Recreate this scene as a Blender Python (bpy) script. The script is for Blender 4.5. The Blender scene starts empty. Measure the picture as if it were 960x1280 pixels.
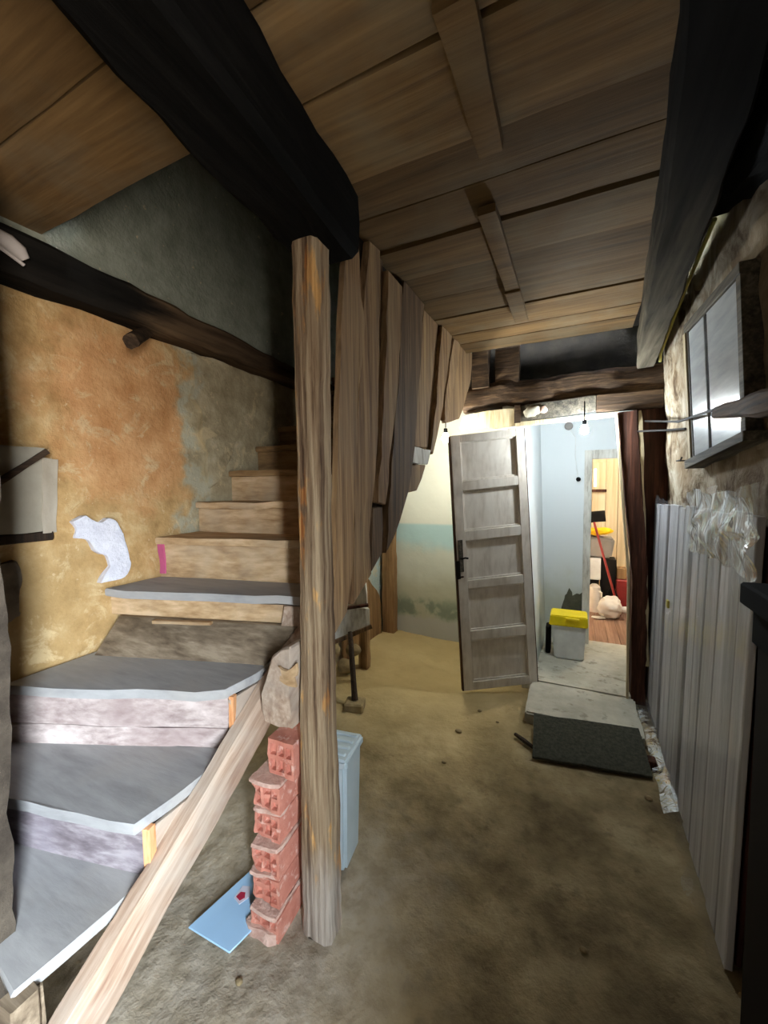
import bpy, bmesh, math, random
from math import radians, sin, cos, pi
from mathutils import Vector, Matrix, noise

SC = bpy.context.scene
COL = SC.collection
V = Vector

# ------------------------------------------------------------------ camera
# eye 1.5 m above the earth floor, looking 25.5 degrees to the left of the corridor axis (+Y)
cam_d = bpy.data.cameras.new('camera')
cam_d.sensor_fit = 'VERTICAL'
cam_d.sensor_height = 24.0
cam_d.lens = 24.0 * 500.0 / 1280.0
cam_d.clip_start = 0.02
cam = bpy.data.objects.new('camera', cam_d)
COL.objects.link(cam)
yaw, pitch, roll = radians(25.5), radians(-3.6), 0.012
fwd = V((-sin(yaw) * cos(pitch), cos(yaw) * cos(pitch), sin(pitch)))
r0 = V((cos(yaw), sin(yaw), 0)); u0 = r0.cross(fwd)
rt = r0 * cos(roll) - u0 * sin(roll)
up = u0 * cos(roll) + r0 * sin(roll)
cam.matrix_world = Matrix(((rt.x, up.x, -fwd.x, 0), (rt.y, up.y, -fwd.y, 0), (rt.z, up.z, -fwd.z, 1.5), (0, 0, 0, 1)))
SC.camera = cam

# ------------------------------------------------------------------ colour management, sky, lights
SC.view_settings.view_transform = 'Standard'
SC.view_settings.look = 'None'
SC.view_settings.gamma = 1.0
SC.view_settings.use_curve_mapping = False
SC.view_settings.exposure = 0.0

SKY = 190.0            # overcast sky outside the street window
BULB1, BULB2, ADDED_BULB = 880.0, 1150.0, 1300.0

w = bpy.data.worlds.new('sky'); SC.world = w; w.use_nodes = True
nt = w.node_tree; nt.nodes.clear()
wo = nt.nodes.new('ShaderNodeOutputWorld'); bg = nt.nodes.new('ShaderNodeBackground')
tc = nt.nodes.new('ShaderNodeTexCoord'); sp = nt.nodes.new('ShaderNodeSeparateXYZ')
rp = nt.nodes.new('ShaderNodeValToRGB')
rp.color_ramp.elements[0].position = 0.47; rp.color_ramp.elements[0].color = (0.30, 0.28, 0.26, 1)
rp.color_ramp.elements[1].position = 0.53; rp.color_ramp.elements[1].color = (0.80, 0.90, 1.0, 1)
mr = nt.nodes.new('ShaderNodeMapRange')
mr.inputs[1].default_value = -1; mr.inputs[2].default_value = 1
nt.links.new(tc.outputs['Generated'], sp.inputs[0]); nt.links.new(sp.outputs[2], mr.inputs[0])
nt.links.new(mr.outputs[0], rp.inputs[0]); nt.links.new(rp.outputs[0], bg.inputs[0]); nt.links.new(bg.outputs[0], wo.inputs[0])
bg.inputs[1].default_value = SKY

# portal in the street window (right wall, behind the camera) so the sky is sampled through it
pl = bpy.data.lights.new('window_portal', 'AREA'); pl.shape = 'RECTANGLE'; pl.size = 0.58; pl.size_y = 1.5
pl.cycles.is_portal = True
po = bpy.data.objects.new('window_portal', pl); COL.objects.link(po)
po.location = (1.0, -0.62, 1.25); po.rotation_euler = (0, radians(90), 0)
po.rotation_euler = V((-1, 0, 0)).to_track_quat('-Z', 'Y').to_euler()

# ------------------------------------------------------------------ material helpers
def c(r, g, b):
    f = lambda v: (v / 255 / 12.92) if v / 255 <= 0.04045 else ((v / 255 + 0.055) / 1.055) ** 2.4
    return (f(r), f(g), f(b), 1.0)

class N:
    def __init__(s, name, rough=0.85, spec=0.3):
        s.m = bpy.data.materials.new(name); s.m.use_nodes = True
        s.t = s.m.node_tree; s.t.nodes.clear()
        s.out = s.n('ShaderNodeOutputMaterial'); s.b = s.n('ShaderNodeBsdfPrincipled')
        s.l(s.b.outputs[0], s.out.inputs[0])
        s.b.inputs['Roughness'].default_value = rough
        s.b.inputs['Specular IOR Level'].default_value = spec
        s.tc = s.n('ShaderNodeTexCoord')
    def n(s, t): return s.t.nodes.new(t)
    def l(s, a, b): s.t.links.new(a, b)
    def put(s, i, v):
        if isinstance(v, (int, float)): i.default_value = v
        elif isinstance(v, tuple): i.default_value = v
        else: s.l(v, i)
    def math(s, op, a, b=0.0, cl=False):
        n = s.n('ShaderNodeMath'); n.operation = op; n.use_clamp = cl
        s.put(n.inputs[0], a); s.put(n.inputs[1], b); return n.outputs[0]
    def step(s, v, a, b):                       # smooth 0..1 between a and b
        n = s.n('ShaderNodeMapRange'); n.interpolation_type = 'SMOOTHSTEP'
        s.put(n.inputs[0], v); n.inputs[1].default_value = a; n.inputs[2].default_value = b
        return n.outputs[0]
    def map(s, scale, src='Object', loc=(0, 0, 0)):
        n = s.n('ShaderNodeMapping'); n.inputs['Scale'].default_value = scale; n.inputs['Location'].default_value = loc
        s.l(s.tc.outputs[src], n.inputs[0]); return n.outputs[0]
    def noise(s, vec, scale, detail=6, rough=0.55, dist=0.0):
        n = s.n('ShaderNodeTexNoise'); s.l(vec, n.inputs['Vector'])
        n.inputs['Scale'].default_value = scale; n.inputs['Detail'].default_value = detail
        n.inputs['Roughness'].default_value = rough; n.inputs['Distortion'].default_value = dist
        return n.outputs[0]
    def ramp(s, f, stops):
        n = s.n('ShaderNodeValToRGB'); e = n.color_ramp.elements
        while len(e) < len(stops): e.new(0.5)
        for k, (p, col) in zip(e, stops): k.position = p; k.color = col
        s.l(f, n.inputs[0]); return n.outputs[0]
    def mix(s, f, a, b, mode='MIX'):
        n = s.n('ShaderNodeMix'); n.data_type = 'RGBA'; n.blend_type = mode
        s.put(n.inputs[0], f); s.put(n.inputs[6], a); s.put(n.inputs[7], b); return n.outputs[2]
    def pos(s):
        g = s.n('ShaderNodeNewGeometry'); x = s.n('ShaderNodeSeparateXYZ'); s.l(g.outputs['Position'], x.inputs[0])
        return g.outputs['Position'], x.outputs[0], x.outputs[1], x.outputs[2]
    def bump(s, h, strength=0.4, dist=0.01):
        n = s.n('ShaderNodeBump'); n.inputs['Strength'].default_value = strength; n.inputs['Distance'].default_value = dist
        s.put(n.inputs['Height'], h); s.l(n.outputs[0], s.b.inputs['Normal'])
    def base(s, v): s.put(s.b.inputs['Base Color'], v)

def wood(name, dark, mid, light, axis=2, scale=14, stretch=0.07, rough=0.8, bump=0.5, var=0.3, dust_or_daylight=None, dust_amt=0.5, con=1.0, spec=0.25, tilt=0.0):
    k = N(name, rough, spec)
    scale *= 2.0
    sc_ = [scale, scale, scale]; sc_[axis] = scale * stretch * 0.7
    oi = k.n('ShaderNodeObjectInfo')
    add = k.n('ShaderNodeVectorMath'); add.operation = 'ADD'
    cmb = k.n('ShaderNodeCombineXYZ')
    for i in range(3): k.put(cmb.inputs[i], k.math('MULTIPLY', oi.outputs['Random'], 7.3 + i))
    k.l(k.tc.outputs['Object'], add.inputs[0]); k.l(cmb.outputs[0], add.inputs[1])
    mp = k.n('ShaderNodeMapping'); mp.inputs['Scale'].default_value = tuple(sc_); k.l(add.outputs[0], mp.inputs[0])
    if tilt:
        ro = k.n('ShaderNodeMapping'); ro.inputs['Rotation'].default_value = (tilt, 0, 0)
        k.l(add.outputs[0], ro.inputs[0]); k.l(ro.outputs[0], mp.inputs[0])
    f = k.noise(mp.outputs[0], 1.0, 9, 0.62, 0.3)
    g = k.noise(mp.outputs[0], 4.0, 6, 0.6, 0.2)
    fg = k.math('ADD', k.math('MULTIPLY', f, 0.65), k.math('MULTIPLY', g, 0.35))
    col = k.ramp(fg, [(0.5 - 0.14 / con, dark), (0.5, mid), (0.5 + 0.12 / con, light)])
    big = k.noise(add.outputs[0], 3.0, 4, 0.6)
    if dust_or_daylight: col = k.mix(k.math('MULTIPLY', k.step(big, 0.42, 0.68), dust_amt), col, dust_or_daylight)
    bri = k.math('ADD', 1.0 - var / 2, k.math('MULTIPLY', oi.outputs['Random'], var))
    hsv = k.n('ShaderNodeHueSaturation'); k.put(hsv.inputs['Value'], bri); k.put(hsv.inputs['Color'], col)
    k.base(hsv.outputs[0]); k.bump(fg, bump, 0.012)
    return k.m

def rough_mat(name, a, b, scale=6, rough=0.9, bump=0.4, detail=8, third=None, spec=0.2, dist=0.01):
    k = N(name, rough, spec)
    f = k.noise(k.tc.outputs['Object'], scale, detail, 0.6)
    col = k.ramp(f, [(0.35, a), (0.65, b)])
    if third:
        g = k.noise(k.tc.outputs['Object'], scale * 2.7, 5, 0.6)
        col = k.mix(k.step(g, 0.55, 0.68), col, third)
    k.base(col)
    if bump: k.bump(k.noise(k.tc.outputs['Object'], scale * 4, 6, 0.65), bump, dist)
    return k.m

def plain(name, col, rough=0.5, spec=0.4, metal=0.0, var=0.08, scale=9):
    k = N(name, rough, spec); k.b.inputs['Metallic'].default_value = metal
    f = k.noise(k.tc.outputs['Object'], scale, 5, 0.6)
    d = tuple(max(0, x * (1 - var * 2)) for x in col[:3]) + (1,)
    u = tuple(min(1, x * (1 + var)) for x in col[:3]) + (1,)
    k.base(k.ramp(f, [(0.3, d), (0.7, u)])); return k.m

def emit(name, col, strength):
    k = N(name); k.base((0.8, 0.8, 0.8, 1))
    k.b.inputs['Emission Color'].default_value = col; k.b.inputs['Emission Strength'].default_value = strength
    return k.m

# ------------------------------------------------------------------ object helpers
WORLD = {}
def link(o): COL.objects.link(o); return o
def tag(o, label=None, cat=None, group=None, kind=None):
    if label: o['label'] = label
    if cat: o['category'] = cat
    if group: o['group'] = group
    if kind: o['kind'] = kind
    return o
def thing(name, label, cat, loc, group=None):
    o = bpy.data.objects.new(name, None); link(o); o.location = loc; o.empty_display_size = 0.05
    WORLD[o] = V(loc); return tag(o, label, cat, group)
def obj(name, bm, mat, parent=None, loc=None, smooth=35):
    bmesh.ops.recalc_face_normals(bm, faces=bm.faces[:])
    me = bpy.data.meshes.new(name)
    if parent is not None: L = WORLD[parent]
    elif loc is not None: L = V(loc)
    else:
        cs = [v.co for v in bm.verts]
        L = V(((min(v.x for v in cs) + max(v.x for v in cs)) / 2, (min(v.y for v in cs) + max(v.y for v in cs)) / 2, min(v.z for v in cs)))
    bmesh.ops.translate(bm, verts=bm.verts[:], vec=-L)
    bm.to_mesh(me); bm.free()
    if smooth:
        me.shade_smooth(); me.set_sharp_from_angle(angle=radians(smooth))
    me.materials.append(mat)
    o = bpy.data.objects.new(name, me); link(o)
    WORLD[o] = L
    if parent is not None: o.parent = parent
    else: o.location = L
    return o
def struct(name, bm, mat, label=None, parent=None, smooth=35):
    o = obj(name, bm, mat, parent, None if parent is None else None, smooth)
    if parent is None: o['kind'] = 'structure'
    if label: o['label'] = label
    return o

def nz(p, f=1.0, s=0.0): return noise.noise(V((p[0] * f + s, p[1] * f + s * 1.7, p[2] * f - s)))

def loft(bm, rings, cap=True):
    R = [[bm.verts.new(p) for p in r] for r in rings]
    n = len(R[0])
    for a, b in zip(R, R[1:]):
        for i in range(n): bm.faces.new((a[i], a[(i + 1) % n], b[(i + 1) % n], b[i]))
    if cap:
        bm.faces.new(list(reversed(R[0]))); bm.faces.new(R[-1])
    return bm

def beam(path, w, h, side=(1, 0, 0), ch=0.12, seg=0.07, amp=0.004, seed=0, n=2, freq=7, bm=None, ends=0.0):
    """rough sawn or hewn timber: a chamfered rectangle swept along path; w along side, h across; w, h may be lists per path point"""
    bm = bm or bmesh.new()
    P = [V(p) for p in path]
    W = w if isinstance(w, (list, tuple)) else [w] * len(P)
    H = h if isinstance(h, (list, tuple)) else [h] * len(P)
    pts = []
    for i in range(len(P) - 1):
        k = max(1, int((P[i + 1] - P[i]).length / seg))
        for j in range(k):
            t = j / k; pts.append((P[i].lerp(P[i + 1], t), W[i] * (1 - t) + W[i + 1] * t, H[i] * (1 - t) + H[i + 1] * t))
    pts.append((P[-1], W[-1], H[-1]))
    T = (P[-1] - P[0]).normalized(); S = V(side); S = (S - T * S.dot(T)).normalized(); U = T.cross(S)
    prof = []
    cs = [(-1, -1), (1, -1), (1, 1), (-1, 1)]
    for i in range(4):
        a, b = V(cs[i]), V(cs[(i + 1) % 4]); 
        for j in range(n + 1):
            t = ch / 2 + (1 - ch) * j / n
            prof.append(a.lerp(b, t))
    rings = []
    for k, (p, ww, hh) in enumerate(pts):
        r = []
        for m, q in enumerate(prof):
            v = p + S * q.x * ww / 2 + U * q.y * hh / 2
            d = (S * q.x + U * q.y).normalized()
            v = v + d * (amp * 1.6 * nz(v, freq, seed) + amp * nz(v, freq * 3.1, seed + 5))
            if ends and k in (0, len(pts) - 1): v = v + T * ends * nz(v, 40, seed + 9)
            r.append(v)
        rings.append(r)
    return loft(bm, rings)

def tube(path, r, n=8, bm=None, rr=None, amp=0, seed=0):
    bm = bm or bmesh.new(); P = [V(p) for p in path]
    rings = []
    for i, p in enumerate(P):
        T = (P[min(i + 1, len(P) - 1)] - P[max(i - 1, 0)]).normalized()
        A = V((0, 0, 1)) if abs(T.z) < 0.9 else V((1, 0, 0))
        S = T.cross(A).normalized(); U = T.cross(S)
        q = rr[i] if rr else r
        ring = [p + (S * cos(2 * pi * k / n) + U * sin(2 * pi * k / n)) * q for k in range(n)]
        if amp: ring = [v + (v - p).normalized() * amp * nz(v, 12, seed) for v in ring]
        rings.append(ring)
    return loft(bm, rings)

def box(a, b, bev=0.0, bm=None, seg=1):
    b2 = bmesh.new()
    x0, y0, z0 = a; x1, y1, z1 = b
    vs = [b2.verts.new(p) for p in ((x0, y0, z0), (x1, y0, z0), (x1, y1, z0), (x0, y1, z0), (x0, y0, z1), (x1, y0, z1), (x1, y1, z1), (x0, y1, z1))]
    for f in ((0, 3, 2, 1), (4, 5, 6, 7), (0, 1, 5, 4), (1, 2, 6, 5), (2, 3, 7, 6), (3, 0, 4, 7)): b2.faces.new([vs[i] for i in f])
    if bev: bmesh.ops.bevel(b2, geom=b2.edges[:], offset=bev, segments=seg, affect='EDGES')
    if bm is None: return b2
    return join(bm, b2)

def join(bm, b2):
    me = bpy.data.meshes.new('tmp'); b2.to_mesh(me); b2.free(); bm.from_mesh(me); bpy.data.meshes.remove(me); return bm

def prism(poly, d, bev=0.0, bm=None, jit=0.0, seed=0, sub=0):
    """polygon of 3-D points extruded by vector d; sub > 0 splits its edges so they can be ragged"""
    b2 = bmesh.new(); P = [V(p) for p in poly]; d = V(d)
    if sub:
        Q = []
        for i, p in enumerate(P):
            q = P[(i + 1) % len(P)]; k = max(1, int((q - p).length / sub))
            Q += [p.lerp(q, j / k) for j in range(k)]
        P = Q
    if jit: P = [p + V((nz(p, 14, seed), nz(p, 14, seed + 3), nz(p, 14, seed + 6))) * jit * (V((1, 1, 1)) - V([abs(x) for x in d.normalized()])).length for p in P]
    A = [b2.verts.new(p) for p in P]; B = [b2.verts.new(p + d) for p in P]; n = len(P)
    b2.faces.new(list(reversed(A))); b2.faces.new(B)
    for i in range(n): b2.faces.new((A[i], A[(i + 1) % n], B[(i + 1) % n], B[i]))
    if bev: bmesh.ops.bevel(b2, geom=b2.edges[:], offset=bev, segments=1, affect='EDGES', clamp_overlap=True)
    if bm is None: return b2
    return join(bm, b2)

def grid(o, u, v, nu, nv, fn=None, bm=None):
    """a sheet from o spanned by u and v; fn(p, s, t) may move each point"""
    bm = bm or bmesh.new(); o, u, v = V(o), V(u), V(v)
    R = []
    for j in range(nv + 1):
        row = []
        for i in range(nu + 1):
            p = o + u * (i / nu) + v * (j / nv)
            if fn: p = fn(p, i / nu, j / nv)
            row.append(bm.verts.new(p))
        R.append(row)
    for j in range(nv):
        for i in range(nu): bm.faces.new((R[j][i], R[j][i + 1], R[j + 1][i + 1], R[j + 1][i]))
    return bm

def solid(bm, d):
    """give an open sheet thickness along vector d"""
    r = bmesh.ops.extrude_face_region(bm, geom=bm.faces[:])
    bmesh.ops.translate(bm, verts=[e for e in r['geom'] if isinstance(e, bmesh.types.BMVert)], vec=V(d))
    return bm

def blob(cn, rad, sub=3, amp=0.15, freq=6, seed=0, flat=None):
    bm = bmesh.new(); bmesh.ops.create_icosphere(bm, subdivisions=sub, radius=1)
    for v in bm.verts:
        p = V((v.co.x * rad[0], v.co.y * rad[1], v.co.z * rad[2]))
        p *= 1 + amp * nz(p, freq, seed) + amp * 0.5 * nz(p, freq * 2.7, seed + 4)
        p += V(cn)
        if flat is not None and p.z < flat: p.z = flat + 0.001 * nz(p, 20)
        v.co = p
    return bm

# ------------------------------------------------------------------ materials
M = {}
M['board'] = wood('ceiling_board', c(66, 49, 29), c(112, 86, 52), c(138, 109, 70), axis=0, var=0.7, scale=9, con=0.55, dust_or_daylight=c(120, 108, 86), dust_amt=0.5, bump=0.3)
M['sootbeam'] = wood('sooty_beam', c(9, 9, 8), c(15, 14, 13), c(22, 21, 19), axis=1, spec=0.04, var=0.1, bump=0.4)
M['brownbeam'] = wood('brown_beam', c(38, 28, 20), c(66, 50, 36), c(96, 76, 54), axis=1, var=0.1, bump=0.5)
M['greybeam'] = wood('grey_beam', c(52, 48, 42), c(84, 78, 68), c(112, 104, 90), axis=1, var=0.1, bump=0.3)
M['post'] = wood('post_wood', c(92, 66, 44), c(150, 122, 90), c(196, 158, 108), axis=2, scale=16, stretch=0.06, var=0.05, bump=0.8, dust_or_daylight=c(150, 132, 112), dust_amt=0.7)
M['plank'] = wood('plank_wood', c(92, 68, 46), c(138, 108, 76), c(172, 140, 100), axis=2, scale=14, stretch=0.05, var=0.3, bump=0.5, dust_or_daylight=c(140, 120, 94), dust_amt=0.4)
M['darkplank'] = wood('dark_plank_wood', c(62, 46, 32), c(98, 76, 54), c(126, 100, 72), axis=2, scale=14, stretch=0.05, var=0.25, bump=0.5)
M['backing'] = wood('backing_wood', c(30, 22, 16), c(48, 36, 26), c(66, 50, 36), axis=2, var=0.1)
M['tread'] = wood('worn_tread', c(134, 133, 132), c(164, 163, 162), c(182, 181, 179), axis=0, scale=5, stretch=0.3, con=0.6, var=0.1, bump=0.2, dust_or_daylight=c(176, 170, 162), dust_amt=0.5)
M['riser_pale'] = wood('pale_riser', c(146, 112, 76), c(188, 156, 116), c(214, 184, 146), axis=0, scale=7, stretch=0.2, var=0.15, bump=0.25, dust_or_daylight=c(190, 172, 146), dust_amt=0.6)
M['riser_white'] = wood('chalky_riser', c(140, 122, 118), c(184, 168, 162), c(214, 200, 194), axis=0, scale=8, stretch=0.2, var=0.05, bump=0.35, dust_or_daylight=c(160, 140, 136), dust_amt=0.7)
M['riser_grey'] = wood('grey_riser', c(96, 86, 90), c(130, 120, 124), c(168, 160, 162), axis=0, scale=8, stretch=0.25, var=0.05, bump=0.3, dust_or_daylight=c(150, 142, 150), dust_amt=0.6)
M['riser_brown'] = wood('brown_riser', c(92, 78, 62), c(128, 112, 92), c(156, 140, 118), axis=0, scale=9, stretch=0.15, var=0.05, bump=0.3)
M['stringer'] = wood('stringer_wood', c(136, 106, 88), c(170, 144, 122), c(196, 174, 154), axis=1, scale=12, stretch=0.1, tilt=radians(-35), var=0.05, bump=0.4, dust_or_daylight=c(180, 168, 154), dust_amt=0.7)
M['freshwood'] = wood('fresh_wood', c(190, 120, 70), c(222, 160, 110), c(236, 184, 136), axis=2, scale=16, stretch=0.2, var=0.1, bump=0.3)
M['dim_riser'] = wood('dim_riser', c(92, 70, 44), c(138, 108, 72), c(160, 130, 90), axis=0, scale=7, stretch=0.2, var=0.15, bump=0.25)  # darker copy of the pale riser for the shaded upper steps
M['jamb'] = wood('dark_red_jamb', c(40, 22, 14), c(66, 38, 26), c(92, 56, 40), axis=2, scale=12, stretch=0.1, var=0.15, bump=0.4)
M['lintel'] = wood('lintel_log', c(40, 30, 22), c(70, 54, 40), c(104, 82, 60), axis=0, scale=11, stretch=0.15, var=0.1, bump=0.8)
M['palestrip'] = wood('pale_strip', c(150, 136, 108), c(186, 172, 140), c(206, 194, 164), axis=2, var=0.1, bump=0.2)
M['whiteboard'] = wood('white_painted_board', c(160, 152, 138), c(206, 202, 192), c(222, 220, 212), axis=2, scale=7, stretch=0.3, var=0.1, bump=0.2)
M['door'] = wood('door_paint', c(200, 190, 176), c(222, 214, 202), c(230, 223, 212), axis=2, scale=6, stretch=0.3, var=0.03, bump=0.15, rough=0.55, dust_or_daylight=c(150, 132, 112), dust_amt=0.35)
M['dooredge'] = wood('door_edge', c(48, 34, 24), c(80, 58, 42), c(110, 84, 62), axis=2, var=0.1)
M['concrete'] = rough_mat('pale_concrete', c(168, 164, 148), c(198, 194, 178), 5, 0.7, 0.25, third=c(150, 144, 128))
M['mortar'] = rough_mat('mortar', c(190, 150, 134), c(222, 190, 174), 20, 0.95, 0.8)
M['brick'] = rough_mat('brick_clay', c(188, 116, 98), c(208, 142, 122), 12, 0.95, 0.6, third=c(218, 176, 160))
M['mat'] = rough_mat('door_mat', c(64, 64, 55), c(88, 88, 76), 60, 0.95, 1.0)
M['whiteplast'] = plain('white_plastic', c(226, 228, 226), 0.45)
M['tote'] = plain('frosted_plastic', c(196, 212, 218), 0.4, var=0.04)
M['yellow'] = plain('yellow_plastic', c(240, 214, 20), 0.4)
M['black'] = plain('black_paint', c(10, 10, 11), 0.9, 0.1)
M['darkbox'] = plain('dark_plastic', c(24, 20, 18), 0.8, 0.15)
M['iron'] = plain('rusty_iron', c(30, 25, 22), 0.7, 0.2, var=0.3)
M['ylcable'] = plain('yellow_cable', c(176, 166, 80), 0.5)
M['insul'] = plain('porcelain', c(190, 180, 172), 0.35)
M['card'] = rough_mat('grey_cardboard', c(150, 142, 126), c(176, 168, 150), 4, 0.9, 0.2)
M['cardpale'] = rough_mat('pale_cardboard', c(186, 174, 154), c(206, 196, 178), 6, 0.9, 0.3)
M['plasterw'] = rough_mat('fresh_white_plaster', c(222, 222, 232), c(240, 240, 248), 20, 0.9, 0.8)
M['cloth_y'] = rough_mat('yellow_cloth', c(226, 168, 20), c(248, 200, 40), 9, 0.8, 0.3)
M['grey'] = plain('grey_plastic', c(138, 132, 126), 0.5)
M['bag'] = plain('white_bag', c(222, 216, 210), 0.4, var=0.05)
M['red'] = plain('red_plastic', c(138, 38, 36), 0.5)
M['tan'] = wood('tan_boards', c(192, 172, 136), c(208, 190, 156), c(220, 206, 176), axis=2, scale=6, var=0.12, bump=0.1)
M['tanfloor'] = wood('red_floor', c(112, 82, 66), c(140, 108, 90), c(160, 128, 108), axis=1, scale=8, var=0.15, bump=0.1)
M['brownboard'] = wood('brown_board', c(98, 72, 46), c(136, 104, 70), c(156, 124, 86), axis=2, scale=8, var=0.1)
M['rubblestone'] = rough_mat('stone', c(128, 112, 84), c(170, 150, 112), 12, 0.95, 0.8)
M['bulb1'] = emit('bulb_glow', (1.0, 0.98, 0.86, 1), BULB1)
M['bulb2'] = emit('bulb_glow_cool', (0.86, 0.95, 1.0, 1), BULB2)
M['added_bulb'] = emit('added_bulb_glow', (1.0, 0.97, 0.9, 1), ADDED_BULB)
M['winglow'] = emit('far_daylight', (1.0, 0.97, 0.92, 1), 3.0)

# shutters: pale blue gloss paint
k = N('shutter_gloss_paint', 0.22, 0.6)
f = k.noise(k.map((4, 4, 30)), 1.0, 5, 0.6)
k.base(k.ramp(f, [(0.3, c(168, 176, 184)), (0.7, c(196, 202, 208))])); k.bump(f, 0.05, 0.004); M['shutter'] = k.m

k = N('post_weathered', 0.85, 0.2)
pp, px_, py_, pz_ = k.pos()
f = k.noise(k.map((44, 44, 1.5)), 1.0, 9, 0.62, 0.08); g = k.noise(k.map((9, 9, 2.2), loc=(3, 1, 2)), 1.6, 5, 0.6)
col = k.ramp(f, [(0.36, c(84, 62, 46)), (0.47, c(140, 116, 90)), (0.62, c(178, 156, 126))])
col = k.mix(k.step(g, 0.55, 0.63), col, k.ramp(f, [(0.38, c(150, 92, 46)), (0.6, c(224, 176, 112))]))
col = k.mix(k.math('MULTIPLY', k.step(k.math('ADD', pz_, k.math('MULTIPLY', g, 0.5)), 0.62, 0.34), 0.8), col, k.ramp(f, [(0.35, c(150, 136, 124)), (0.6, c(206, 196, 184))]))
k.base(col); k.bump(f, 1.0, 0.02); M['post'] = k.m

# earth floor
k = N('earth_floor', 0.95, 0.15)
pp, px_, py_, pz_ = k.pos()
f = k.noise(pp, 3.0, 8, 0.6); g = k.noise(pp, 14.0, 6, 0.65)
col = k.ramp(f, [(0.34, c(94, 82, 60)), (0.52, c(138, 122, 92)), (0.68, c(168, 152, 120))])
col = k.mix(k.math('MULTIPLY', k.step(g, 0.5, 0.72), 0.45), col, c(84, 71, 54))
sand = k.math('MULTIPLY', k.step(py_, 1.5, 2.9), k.step(px_, 0.2, -0.7))
col = k.mix(k.math('MULTIPLY', sand, 0.75), col, c(206, 182, 130))
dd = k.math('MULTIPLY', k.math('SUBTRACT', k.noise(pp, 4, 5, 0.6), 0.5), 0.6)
dust_or_daylight = k.math('MULTIPLY', k.step(k.math('ADD', px_, dd), -0.25, -0.75), k.step(k.math('ADD', py_, dd), 1.8, 1.2))
col = k.mix(k.math('MULTIPLY', dust_or_daylight, 0.6), col, k.ramp(g, [(0.4, c(156, 146, 130)), (0.6, c(190, 180, 164))]))  # grey dust, lightened to stand in for daylight near the stairs
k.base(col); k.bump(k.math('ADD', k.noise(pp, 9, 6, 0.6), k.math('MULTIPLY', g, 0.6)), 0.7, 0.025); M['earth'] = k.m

# left wall: ochre limewash, orange bloom, bare render further up the stair, grey render above the beam
k = N('ochre_limewash', 0.95, 0.15)
pp, px_, py_, pz_ = k.pos()
d1 = k.math('MULTIPLY', k.math('SUBTRACT', k.noise(pp, 5, 6, 0.6), 0.5), 0.5)
d2 = k.math('MULTIPLY', k.math('SUBTRACT', k.noise(k.map((1, 1, 1), loc=(7, 3, 1)), 6, 6, 0.65), 0.5), 0.5)
yy = k.math('ADD', py_, d1); zz = k.math('ADD', pz_, d2)
mott = k.noise(pp, 11, 7, 0.65)
col = k.ramp(mott, [(0.3, c(160, 128, 82)), (0.5, c(186, 152, 102)), (0.72, c(206, 178, 132))])
dy = k.math('DIVIDE', k.math('SUBTRACT', yy, 1.14), 0.33); dz = k.math('DIVIDE', k.math('SUBTRACT', zz, 1.85), 0.42)
rr_ = k.math('ADD', k.math('MULTIPLY', dy, dy), k.math('MULTIPLY', dz, dz))
org = k.step(rr_, 1.5, 0.35)
col = k.mix(k.math('MULTIPLY', org, 0.85), col, k.ramp(mott, [(0.3, c(190, 134, 84)), (0.7, c(216, 166, 116))]))
col = k.mix(k.step(yy, 1.36, 1.46), col, k.ramp(mott, [(0.3, c(146, 132, 102)), (0.6, c(182, 168, 136)), (0.75, c(198, 186, 158))]))
st = k.math('MULTIPLY', k.step(yy, 1.40, 1.45), k.step(yy, 1.54, 1.49))
st = k.math('MULTIPLY', st, k.step(k.noise(pp, 8, 4, 0.6), 0.42, 0.52))
col = k.mix(k.math('MULTIPLY', st, 0.8), col, c(176, 172, 150))
low = k.math('MULTIPLY', k.step(zz, 1.45, 1.15), k.step(yy, 1.1, 0.7))
col = k.mix(k.math('MULTIPLY', low, 0.6), col, c(158, 134, 92))
col = k.mix(k.step(pz_, 2.26, 2.32), col, k.ramp(mott, [(0.3, c(120, 122, 106)), (0.7, c(150, 152, 136))]))
blue = k.math('MULTIPLY', k.step(py_, 2.9, 3.0), k.step(pz_, 2.2, 2.1))
col = k.mix(blue, col, c(176, 194, 194))
scuff = k.math('MULTIPLY', k.step(k.noise(k.map((1, 1, 1), loc=(2, 9, 4)), 8, 8, 0.7, 0.8), 0.53, 0.64), 0.55)
col = k.mix(k.math('MULTIPLY', scuff, k.step(pz_, 2.3, 2.2)), col, c(214, 192, 150))
chips = k.math('MULTIPLY', k.step(k.noise(pp, 26, 5, 0.6), 0.66, 0.7), 0.6)
col = k.mix(chips, col, c(214, 190, 152))
k.base(col); k.bump(k.math('ADD', mott, k.noise(pp, 40, 4, 0.6)), 0.5, 0.012); M['wall_left'] = k.m

# back wall: white top, teal band, damp green foot
k = N('back_wall_paint', 0.9, 0.2)
pp, px_, py_, pz_ = k.pos()
zz = k.math('ADD', pz_, k.math('MULTIPLY', k.math('SUBTRACT', k.noise(pp, 4, 6, 0.6), 0.5), 0.25))
col = k.mix(k.step(pz_, 1.14, 1.11), c(222, 222, 208), c(176, 204, 204))
col = k.mix(k.step(zz, 0.98, 0.82), col, c(206, 208, 194))
col = k.mix(k.math('MULTIPLY', k.step(zz, 0.66, 0.46), 0.6), col, c(170, 168, 138))
g = k.math('MULTIPLY', k.math('MULTIPLY', k.step(zz, 0.44, 0.30), k.step(zz, 0.10, 0.24)), k.step(k.noise(pp, 5, 4, 0.6), 0.40, 0.56))
col = k.mix(k.math('MULTIPLY', g, 0.8), col, c(122, 138, 122))
col = k.mix(k.step(zz, 0.22, 0.14), col, c(186, 186, 180))
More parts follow.
